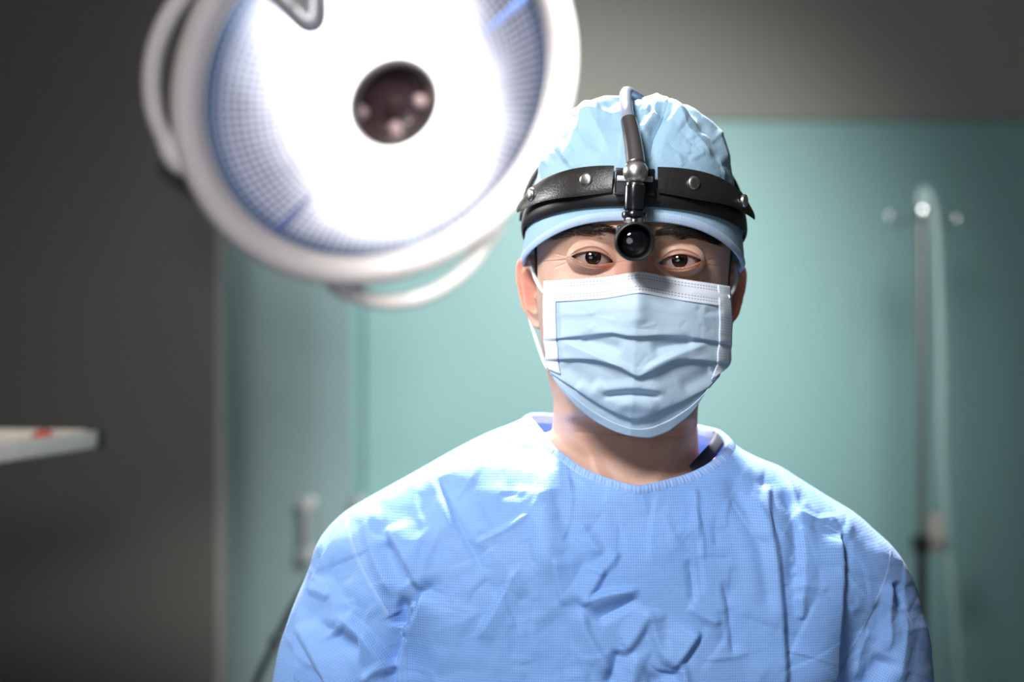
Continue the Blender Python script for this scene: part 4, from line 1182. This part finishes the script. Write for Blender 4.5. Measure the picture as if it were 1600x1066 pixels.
l1 = [(850, 530), (866, 529), (890, 526), (915, 523.5), (940, 520.5), (955.5, 519.6), (968, 521.5), (983, 524), (1005, 524.5), (1030, 523), (1057, 523.5), (1090, 528), (1124, 534), (1142, 537)]
l2 = [(853, 562), (871, 561), (900, 560), (925, 561), (948, 566), (969, 573), (985, 582), (997, 587), (1012, 581), (1030, 572.5), (1046, 564.5), (1060, 560.5), (1090, 561.5), (1121, 565), (1139, 566)]
l3 = [(860, 582), (871, 589), (892, 602), (915, 617), (940, 633), (969, 647), (992, 654), (1016, 648), (1038, 638), (1060, 629), (1082, 618), (1104, 606), (1124, 585)]
eb = [(868, 596), (880, 611), (895, 628), (910, 642), (925, 654), (943, 665), (962, 674), (987, 681), (1013, 683.5), (1030, 679), (1043, 673.5), (1060, 661), (1077, 647), (1091, 629), (1104, 610), (1117, 592)]
# control rows: (curve, forward offset mm)
R0 = row_py(edge_top, NM)
rows_c = [(R0, .4), (row_py(shiftrow(edge_top, 32, 849, 1142), NM), .8), (row_py(shiftrow(edge_top, 58, 849, 1143), NM), .6),
          (row_py(shiftrow(l1, -12), NM), 1.6), (row_py(shiftrow(l1, -2), NM), 2.6), (row_py(l1, NM), 2.6), (row_py(shiftrow(l1, .2), NM), 1.0), (row_py(shiftrow(l1, -3), NM), -1.0), (row_py(shiftrow(l1, 4), NM), -2.0),
          (row_py(shiftrow(l2, -13), NM), .2), (row_py(shiftrow(l2, -2), NM), 2.2), (row_py(l2, NM), 2.2), (row_py(shiftrow(l2, .2), NM), .6), (row_py(shiftrow(l2, -3), NM), -1.2), (row_py(shiftrow(l2, 4), NM), -2.2)]
mid = row_py(l3, NM)
def blendrow(a_, b_, t): return a_*(1-t)+b_*t
A_ = row_py(shiftrow(l2, 4), NM)
rows_c += [(blendrow(A_, mid, .35), -1.0), (blendrow(A_, mid, .7), .8), (blendrow(A_, mid, .94), 2.2), (mid, 2.2), (mid+[0, .2], .6), (mid+[0, -2.5], -.8), (mid+[0, 3], -1.4), (blendrow(mid, row_py(eb, NM), .5), 0.2), (row_py(eb, NM), .6)]
sub = 9
pr = []; of = []
for i in range(len(rows_c)-1):
    (a_, oa), (b_, ob) = rows_c[i], rows_c[i+1]
    gap = np.abs(b_[:, 1]-a_[:, 1]).max(); n_ = 3 if gap < 6 else (16 if gap > 20 else 9)
    for q in range(n_):
        t = q/n_; pr.append(a_*(1-t)+b_*t); ts = t; of.append(oa*(1-ts)+ob*ts)
pr.append(rows_c[-1][0]); of.append(rows_c[-1][1])
pr = np.array(pr); of = np.array(of)[:, None]*np.ones((1, NM))
ua = np.linspace(-1, 1, NM)[None, :]
of = of*(1-.75*np.abs(ua)**6)                            # pleats are sewn flat at the sides
# puckers and dents
MG = [([(866, 529), (905, 545), (945, 563), (985, 582)], 3.0, 16, 9, 't'), ([(1110, 536), (1080, 546), (1040, 562), (1003, 582)], 3.0, 9, 14, 't'),
      ([(905, 530), (945, 538), (975, 548)], -3.5, 10, 10, 'g'), ([(1085, 531), (1050, 538), (1015, 548)], -3.5, 10, 10, 'g'),
      ([(996, 440), (998, 470), (1000, 510)], 1.8, 12, 12, 'g'),
      ([(935, 612), (960, 608), (990, 606), (1020, 609), (1040, 614)], 2.8, 12, 16, 't'), ([(938, 619), (965, 616), (990, 615), (1020, 617), (1036, 619)], -4.5, 6, 6, 'g'),
      ([(900, 600), (925, 612), (950, 600)], 2.0, 12, 12, 'g'), ([(878, 567), (905, 588), (935, 608)], -2.2, 12, 12, 'g'), ([(1118, 570), (1095, 590), (1060, 606)], -2.2, 12, 12, 'g'),
      ([(955, 640), (990, 632), (1030, 640)], 2.0, 10, 10, 'g'), ([(1085, 480), (1105, 488), (1130, 484)], -1.2, 6, 6, 'g'),
      ([(870, 485), (900, 492), (940, 486)], .8, 10, 10, 't'), ([(1102, 470), (1098, 500), (1104, 520)], .7, 10, 10, 't'),
      ([(1108, 570), (1112, 584), (1124, 590)], 2.5, 6, 8, 't')]
rm = np.random.default_rng(5)
for q in range(70):
    x0, y0 = rm.uniform(855, 1135), rm.uniform(460, 675); an = rm.normal(0, .6); L = rm.uniform(10, 40)
    MG.append(([(x0, y0), (x0+L*math.cos(an), y0+L*math.sin(an))], rm.uniform(-.45, .45), rm.uniform(3, 12), rm.uniform(3, 12), 't'))
of = of+fold_field(pr[..., 0], pr[..., 1], MG)*np.clip((1-np.abs(ua))*12, 0, 1)
MP = unproj(pr[..., 0], pr[..., 1], mask_y)
fw = HR@np.array([0, -1.0, 0])
mk_dir = np.array([0, -1.0, 0])*.9+HR[:, 0]*0
view_ = np.array([0, 0, CAMZ])-MP; view_ /= np.linalg.norm(view_, axis=-1, keepdims=True)
MP = MP+(fw*.001)*of[..., None]
nrm = len(MP)
L_ = HI(MP)
arcu = np.cumsum(np.concatenate([np.zeros((nrm, 1)), np.linalg.norm(np.diff(MP, axis=1), axis=-1)], 1), 1)
Vd = np.cumsum(np.concatenate([np.zeros((1, NM)), np.abs(np.linalg.norm(np.diff(MP, axis=0), axis=-1))], 0), 0)
mask = make('face_mask', MP, gridF(nrm, NM), M['mask'], person, uv=np.stack([L_[..., 0]*.001, L_[..., 2]*.001], -1))
so = mask.modifiers.new('t', 'SOLIDIFY'); so.thickness = .0012; so.offset = 0
# top binding
nbnd = 24
tb = []
for i in range(nbnd):
    t = i/(nbnd-1); rowp = R0+np.array([0, -.6+33.0*t]); ofs = .4+.4*t+fold_field(rowp[:, 0], rowp[:, 1], MG)*np.clip((1-np.abs(ua[0]))*12, 0, 1)
    P = unproj(rowp[:, 0], rowp[:, 1], mask_y)+(fw*.001)*((ofs+1.0+.9*math.exp(-((t-.5)/.16)**2))[:, None]); tb.append(P)
tb = np.array(tb); au = np.cumsum(np.concatenate([[0], np.linalg.norm(np.diff(tb[5], axis=0), axis=1)]))
bo = make('top_binding', tb, gridF(nbnd, NM), M['binding'], mask, uv=np.stack([np.tile(au, (nbnd, 1)), np.tile(np.linspace(0, .0160, nbnd)[:, None], (1, NM))], -1))
so = bo.modifiers.new('t', 'SOLIDIFY'); so.thickness = .0008
def strip(rows_idx, cols, name, mat, lift=1.4):
    P = MP[rows_idx][:, cols]+fw*.001*lift
    nr_, nc_ = P.shape[:2]
    vv = np.cumsum(np.concatenate([[0], np.linalg.norm(np.diff(P[:, nc_//2], axis=0), axis=1)])); uu_ = np.cumsum(np.concatenate([[0], np.linalg.norm(np.diff(P[0], axis=0), axis=1)]))
    o = make(name, P, gridF(nr_, nc_), mat, mask, uv=np.stack([np.tile(uu_[None], (nr_, 1)), np.tile(vv[:, None], (1, nc_))], -1))
    s_ = o.modifiers.new('t', 'SOLIDIFY'); s_.thickness = .0008; return o
r_end = int(np.argmin(np.abs(pr[:, 0, 1]-578)))
keep = []; cur = -1e9
for i in range(nrm):
    if pr[i, 0, 1] > cur+1.2 and i <= r_end: keep.append(i); cur = pr[i, 0, 1]
strip(keep, list(range(0, 11)), 'side_binding', M['side_binding'], 1.9)
strip(keep, list(range(NM-11, NM)), 'side_binding', M['side_binding'], 1.9)
kb_ = list(range(nrm-14, nrm))
strip(kb_[-9:], list(range(4, NM-4)), 'bottom_binding', M['mask'], 1.3)
# ear loops
def loop(pts): return MB().tube(curve_pts(pts, 50), .0016, 10).build('ear_loop', M['loop'], mask)
def q2(px, py, ymm): return PX(px, py, YE+ymm/1000)
e1 = unproj(np.array([855.0]), np.array([462.0]), mask_y)[0]+fw*.0035
loop([e1, q2(849, 456, 50), q2(842, 446, 62), q2(836, 434, 74), q2(833, 424, 84), H([-84, 100, 2]), H([-86, 108, -12]), H([-84, 108, -34]), H([-80, 98, -50]), q2(848, 560, 72), q2(856, 576, 60)])
e2 = unproj(np.array([1137.0]), np.array([464.0]), mask_y)[0]+fw*.0035
loop([e2, q2(1143, 459, 52), q2(1147, 450, 62), q2(1149.5, 438, 74), q2(1150, 428, 84), H([84, 100, 2]), H([86, 108, -12]), H([84, 108, -34]), H([80, 98, -50]), q2(1140, 560, 72), q2(1134, 574, 60)])

# ---- cap
cz = [129, 127.5, 125, 118, 110, 95, 78, 62, 40, 20, 5, -10, -40]
cw = [2, 22, 41, 53, 60.5, 70, 76, 79, 83, 86.5, 88, 88, 84]
cyf = [86, 62, 46, 30, 20, 8, -3, -8, -11.5, -12, -11, -8, 0]
cyb = [94, 120, 140, 156, 166, 178, 186, 190, 193, 193, 190, 186, 178]
def cap_pt(t, z, inset=0.0):
    a_ = spl(z, cz, cw)-inset; f_ = spl(z, cz, cyf)+inset; b_ = spl(z, cz, cyb)-inset
    c_, s_ = np.cos(t), np.sin(t); x = a_*np.sign(c_)*np.abs(c_)**.92
    y = np.where(s_ < 0, 92-(92-f_)*np.abs(s_)**.86, 92+(b_-92)*np.abs(s_)**.9)
    return np.stack([x, y, z+0*x], -1)
def hem_z(t):
    p = cap_pt(t, np.full(np.shape(t), 15.0)); ax = np.abs(p[..., 0])
    zf = 27.5-29.5*(ax/88.0)**3.0
    s_ = np.sin(t); back_ = sstep((s_+.0)/.6)
    return zf*(1-back_)+(-36)*back_
NCc = 420; NRc = 210
tc = dens(NCc+1, -np.pi/2-np.pi, -np.pi/2+np.pi, lambda q: .35+.8*np.exp(-((q+np.pi/2)/1.4)**6))[:-1]
zh = hem_z(tc)
vv = np.linspace(0, 1, NRc)**1.0
CV = []
for v in vv:
    q = 1-(1-v)**1.9
    CV.append(cap_pt(tc, zh+(129-zh)*q))
CV = np.array(CV)
for _ in range(3): CV[1:-1] = .5*CV[1:-1]+.25*(CV[:-2]+CV[2:])
def nrmw(V):
    du = np.roll(V, -1, 1)-np.roll(V, 1, 1); dv = np.gradient(V, axis=0); n = np.cross(du, dv); n /= np.linalg.norm(n, axis=-1, keepdims=True)+1e-9
    cen = np.array([0, 92, 40.0]); return n*np.sign((n*(V-cen)).sum(-1, keepdims=True)+1e-9)
CN = nrmw(CV)
cpx, cpy = to_px(H(CV))
CG = [([(918, 158), (905, 200), (880, 260)], 3.0, 12, 26, 't'), ([(914, 160), (930, 190), (955, 240)], 2.2, 14, 20, 't'),
      ([(1042, 160), (1036, 185), (1022, 215), (1015, 250)], -5.0, 12, 16, 't'), ([(1026, 152), (1020, 180), (1000, 215)], 4.0, 18, 12, 't'), ([(1052, 164), (1064, 190), (1085, 215), (1110, 250)], 3.5, 12, 22, 't'),
      ([(1098, 172), (1120, 210), (1135, 260)], 3.0, 16, 14, 't'), ([(965, 175), (950, 205), (925, 240)], -2.0, 16, 16, 'g'), ([(1060, 196), (1085, 206), (1110, 200)], -2.5, 8, 12, 'g'),
      ([(870, 225), (890, 250), (900, 270)], 2.0, 10, 14, 't'), ([(1000, 190), (1005, 230), (1000, 262)], 2.0, 14, 16, 't'), ([(1075, 230), (1100, 250), (1135, 280)], 2.0, 12, 12, 't'),
      ([(900, 185), (895, 180), (960, 178)], 1.5, 10, 10, 't'), ([(1010, 168), (1040, 175), (1052, 168)], -4.0, 8, 8, 'g')]
for q in range(110):
    x0, y0 = rm.uniform(830, 1150), rm.uniform(145, 280); an = rm.choice([rm.normal(.8, .4), rm.normal(2.2, .4)]); L = rm.uniform(14, 60)
    CG.append(([(x0, y0), (x0+L*math.cos(an), y0+L*math.sin(an))], rm.uniform(-.9, 1.1), rm.uniform(4, 16), rm.uniform(4, 16), 't'))
frc = sstep((-CN[..., 1]+.3)/.4)
topb = sstep((CV[..., 2]-85)/30)
cd_ = fold_field(cpx, cpy, CG)*frc+1.2*np.sin(tc*7+CV[..., 2]*.03)*topb+1.8*np.sin(tc*5+1)*topb
cd_ = cd_*np.clip(vv*12, 0, 1)[:, None]
# bumps of the puckered crown edge
edge_b = 2.4*np.sin(tc*11+.7)*np.exp(-((CV[..., 2]-122)/9)**2)
CV = CV+CN*(cd_+edge_b)[..., None]
cap = make('surgical_cap', H(CV), gridF(NRc, NCc, True, flip=True), M['cap'], person, uv=np.stack([CV[..., 0]*.001+.0*CV[..., 1], CV[..., 2]*.001], -1))
so = cap.modifiers.new('t', 'SOLIDIFY'); so.thickness = .0008; so.offset = -1
# hem binding
NH = 12; hb = []
for i in range(NH):
    q = i/(NH-1); z = zh-1.0+8.0*q
    p = cap_pt(tc, z, -1.6*math.sin(math.pi*min(1, max(.03, q*1.0)))**.6-.2); hb.append(p)
hb.insert(0, cap_pt(tc, zh+1.5, 2.0)); hb.insert(0, cap_pt(tc, zh+6, 2.6))
hb = np.array(hb); hu = np.cumsum(np.concatenate([[0], np.linalg.norm(np.diff(hb[4], axis=0), axis=1)]))*.001
make('hem_band', H(hb), gridF(len(hb), NCc, True, flip=True), M['cap_trim'], cap, uv=np.stack([np.tile(hu, (len(hb), 1)), np.tile((np.arange(len(hb))*.0007)[:, None], (1, NCc))], -1))

# ------------------------------------------------------------ headlight worn over the cap
hl = empty('surgical_headlight', tuple(H([0, 92, 45])), 'black leather headband lamp with silver ball joint worn over the light blue cap', 'headlight')
def band_z(t, zf, zs, zb_):
    s_ = np.sin(t); f_ = np.clip(-s_, 0, 1); 
    return np.where(s_ < 0, zs+(zf-zs)*f_**1.1, zs+(zb_-zs)*np.clip(s_, 0, 1)**1.1)
def band_mesh(name, t, ztopf, zbotf, r0, r1, mat, flare=0, closed=False, nv=10, bulge=.8, tip=None):
    """strap round the head: outer skin and inner skin, rounded edges"""
    n = len(t); rowsb = []
    for side, off in ((1, r1), (-1, r0)):
        for i in range(nv):
            q = i/(nv-1) if side > 0 else 1-i/(nv-1)
            z = zbotf(t)+(ztopf(t)-zbotf(t))*q
            e = math.sin(math.pi*q)**.35 if 0 < q < 1 else 0
            o_ = (r0+r1)/2+(off-(r0+r1)/2)*(e*1.0)+bulge*math.sin(math.pi*q)
            fl = flare(t, q) if callable(flare) else 0
            rowsb.append(cap_pt(t, z, -(o_+fl)))
    V = np.array(rowsb); R_ = len(V)
    F_ = gridF(R_, n, closed)
    last_ = [(R_-1)*n+k_ for k_ in range(n)]; first_ = list(range(n)); ex2 = []
    for k_ in range(n if closed else n-1):
        ex2.append([last_[k_], last_[(k_+1) % n], first_[(k_+1) % n], first_[k_]])
    Fa = [tuple(f) for f in np.concatenate([F_, np.array(ex2)])]
    if not closed:
        Fa.append(tuple(i*n for i in range(R_))); Fa.append(tuple(i*n+n-1 for i in range(R_))[::-1])
    m = MB(); m.add(H(V.reshape(-1, 3)), Fa); return m.build(name, mat, hl)
tfull = np.linspace(-np.pi, np.pi, 241)[:-1]
zt_in = lambda t: band_z(t, 58, 47, 16); zb_in = lambda t: band_z(t, 37.5, 22, -8)
band_mesh('headband_pad', tfull, zt_in, zb_in, 1.5, 5.0, M['pad'], closed=True, bulge=1.0)
z_t = lambda t: band_z(t, 65.5, 50, 30); z_b = lambda t: band_z(t, 48.5, 31, 12)
# front leather strips either side of the bracket, flaring at the lower edge
for sgn in (-1, 1):
    if sgn < 0: t = np.linspace(-np.pi/2-1.32, -np.pi/2-.200, 70)
    else: t = np.linspace(-np.pi/2+.125, -np.pi/2+1.30, 70)
    da = lambda t: np.abs(t+np.pi/2)
    zt_ = lambda t: z_t(t)+1.0-4*sstep((da(t)-1.12)/.2)*1.2+2.0*np.sin(da(t)*3.0)
    zb2 = lambda t: z_b(t)-2.5*np.exp(-((da(t)-.45)/.3)**2)+4.0*np.exp(-((da(t)-.165)/.07)**2)*0+4*sstep((da(t)-1.25)/.1)
    flr = lambda t, q: 3.2*(1-q)**1.5*(.4+.6*sstep((da(t)-.2)/.4))+2.5*sstep((da(t)-1.05)/.25)
    band_mesh('leather_strap', t, zt_, zb2, 6.2, 8.0, M['leather'], flare=flr, nv=12, bulge=.9)
    for dang, dz_ in ((.42, 0.6), (1.04, -.5)):
        tt_ = -np.pi/2+sgn*dang; ta = np.array([tt_, tt_+.01])
        zc_ = (zt_(ta)+zb2(ta))/2+dz_
        p = cap_pt(ta, zc_, -10.6); dP = p[1]-p[0]; n_ = np.cross(dP, [0, 0, 1.0]); n_ /= np.linalg.norm(n_)
        cen = np.array([0, 92, p[0][2]]); n_ = n_*np.sign(np.dot(n_, p[0]-cen))
        if dang > 1: p = p+n_*1.6
        prof_ = [(5.0, -1.5), (5.1, 0), (4.8, .8), (4.0, 1.35), (2.4, 1.7), (.01, 1.8)]
        m = MB(); m.lathe([(r_, h_) for r_, h_ in prof_], p[0], n_, 32); m.V[0] = H(m.V[0]); m.build('rivet', plain('satin_silver', (.72, .68, .64), .32, 1.0, nscale=300), hl)
# rear crown strap over the back of the head
ts = np.linspace(-.98, .98, 60)*math.pi/2
V = []
for q in ts:
    xx = math.sin(q); zz = math.cos(q)
    for k_, dy_ in enumerate((-9, -4, 4, 9)):
        for off in (0,):
            V.append(H([xx*(93.0-2*abs(dy_)/9), 118+dy_+10*zz, 34+zz*(84)*1.0 if False else 30+84*zz**.8]))
m = MB(); m.add(np.array(V), [tuple(f) for f in gridF(60, 4)]); cs = m.build('crown_strap', M['leather'], hl); s_ = cs.modifiers.new('t', 'SOLIDIFY'); s_.thickness = .003; s_.offset = 0
# bracket
def hbox(lo, hi, name, mat, bev=.6, parent=hl):
    m = MB(); m.box(np.array(lo), np.array(hi), bev=bev); m.V[0] = H(m.V[0]); return m.build(name, mat, parent)
hbox((-18.5, -23, 45), (10.5, -17, 64.5), 'bracket', M['gloss_black'], 1.2)
hbox((-17.2, -25, 54.5), (9.2, -22.5, 58.5), 'bracket_slot', M['steel'], .4)
hbox((-18.8, -25.5, 44.6), (10.8, -22.5, 46.2), 'bracket_lip', M['gloss_black'], .4)
cxh = -4.2
def hl_lathe(name, prof_, o_, ax, mat, seg=40, parent=hl, cap=True):
    m = MB(); m.lathe(prof_, o_, ax, seg, cap=cap); m.V[0] = H(m.V[0]); return m.build(name, mat, parent)
hl_lathe('ball_joint', [(9.1*math.sin(a_)+.01, -9.1*math.cos(a_)) for a_ in np.linspace(.25, math.pi-.25, 20)], (cxh, -33, 60.5), (.0, -.05, 1), M['chrome_soft'] if 'chrome_soft' in M else plain('satin_chrome', (.86, .82, .79), .34, 1.0, bump=0))
hl_lathe('stem', [(5.0, 52.5), (5.8, 51.8), (5.8, 50.6), (7.4, 50.2), (7.6, 49.6), (7.6, 33.0), (7.1, 32.5), (6.6, 32.4), (6.6, 31.4), (8.6, 31.0), (9.0, 30.0), (9.0, 28.0), (8.2, 27.0), (7.4, 26.4), (7.4, 24)], (cxh, -35, 0), (0, 0, 1), M['gloss_black'])
hl_lathe('stem_ring', [(5.9, 50.4), (6.7, 50.6), (6.7, 52.0), (5.9, 52.2)], (cxh, -35, 0), (0, 0, 1), M['chrome'])
hbox((cxh-6.0, -42, 20.0), (cxh+6.0, -32, 27.0), 'clamp', M['sleeve'], 1.0)
hl_lathe('clamp_screw', [(1.7, 0), (1.7, 1.1), (1.2, 1.4), (.01, 1.4)], (cxh, -42, 24.0), (0, -1, 0), M['chrome'], 20)
# lamp head looks forward, slightly down
ax = np.array([0.06, -1, -.10]); ax /= np.linalg.norm(ax)
lo_ = np.array([cxh-.3, -34, 10.5])
lh = hl_lathe('lamp_head', [(8.0, -9), (11.5, -7), (13.2, -3), (13.9, 3), (14.2, 12), (14.2, 17.2), (13.7, 18.2), (12.8, 18.4), (12.2, 17.5), (11.9, 10), (11.6, 8.5), (.01, 8.4)], lo_, ax, plain('dark_lamp_shell', (.022, .022, .025), .38, .0, bump=0), 64)
hl_lathe('optic_lens', [(11.8, 8.5), (11, 10.5), (8, 13.0), (4, 14.4), (.01, 14.8)], lo_, ax, M['optic'], 48, parent=lh)
hl_lathe('lens_rim', [(13.4, 18.0), (13.6, 18.9), (13.0, 19.2), (12.3, 18.6), (12.3, 17.8)], lo_, ax, M['pad'], 64, parent=lh, cap=False)
hbox((cxh-12.5, -38, 13), (cxh+12.5, -31, 21.5), 'lamp_shoulder', M['pad'], 2.0)
# light guide: metal sleeve and cable running up over the cap
sl_pts = curve_pts([np.array(p, float) for p in ((cxh, -33, 66), (cxh-1.2, -27, 76), (cxh-3.0, -19, 88), (cxh-5.5, -8, 101.5))], 30)
m = MB(); m.tube(sl_pts, np.interp(np.linspace(0, 1, 30), [0, .7, 1], [7.0, 6.5, 5.9]), 28); m.V[0] = H(m.V[0]); m.build('cable_sleeve', M['sleeve'], hl)
cb_pts = curve_pts([np.array(p, float) for p in ((cxh-5.4, -9, 100.5), (-10.8, 2, 110), (-11.6, 20, 121), (-11.0, 42, 130), (-7, 68, 134.5), (4, 100, 132), (6, 140, 118), (4, 175, 92), (2, 196, 50), (2, 200, 0), (2, 190, -60), (0, 205, -120), (0, 235, -260), (0, 235, -480))], 120)
m = MB(); m.tube(cb_pts, 4.7, 22); m.V[0] = H(m.V[0]); m.build('cable', M['cable'], hl)
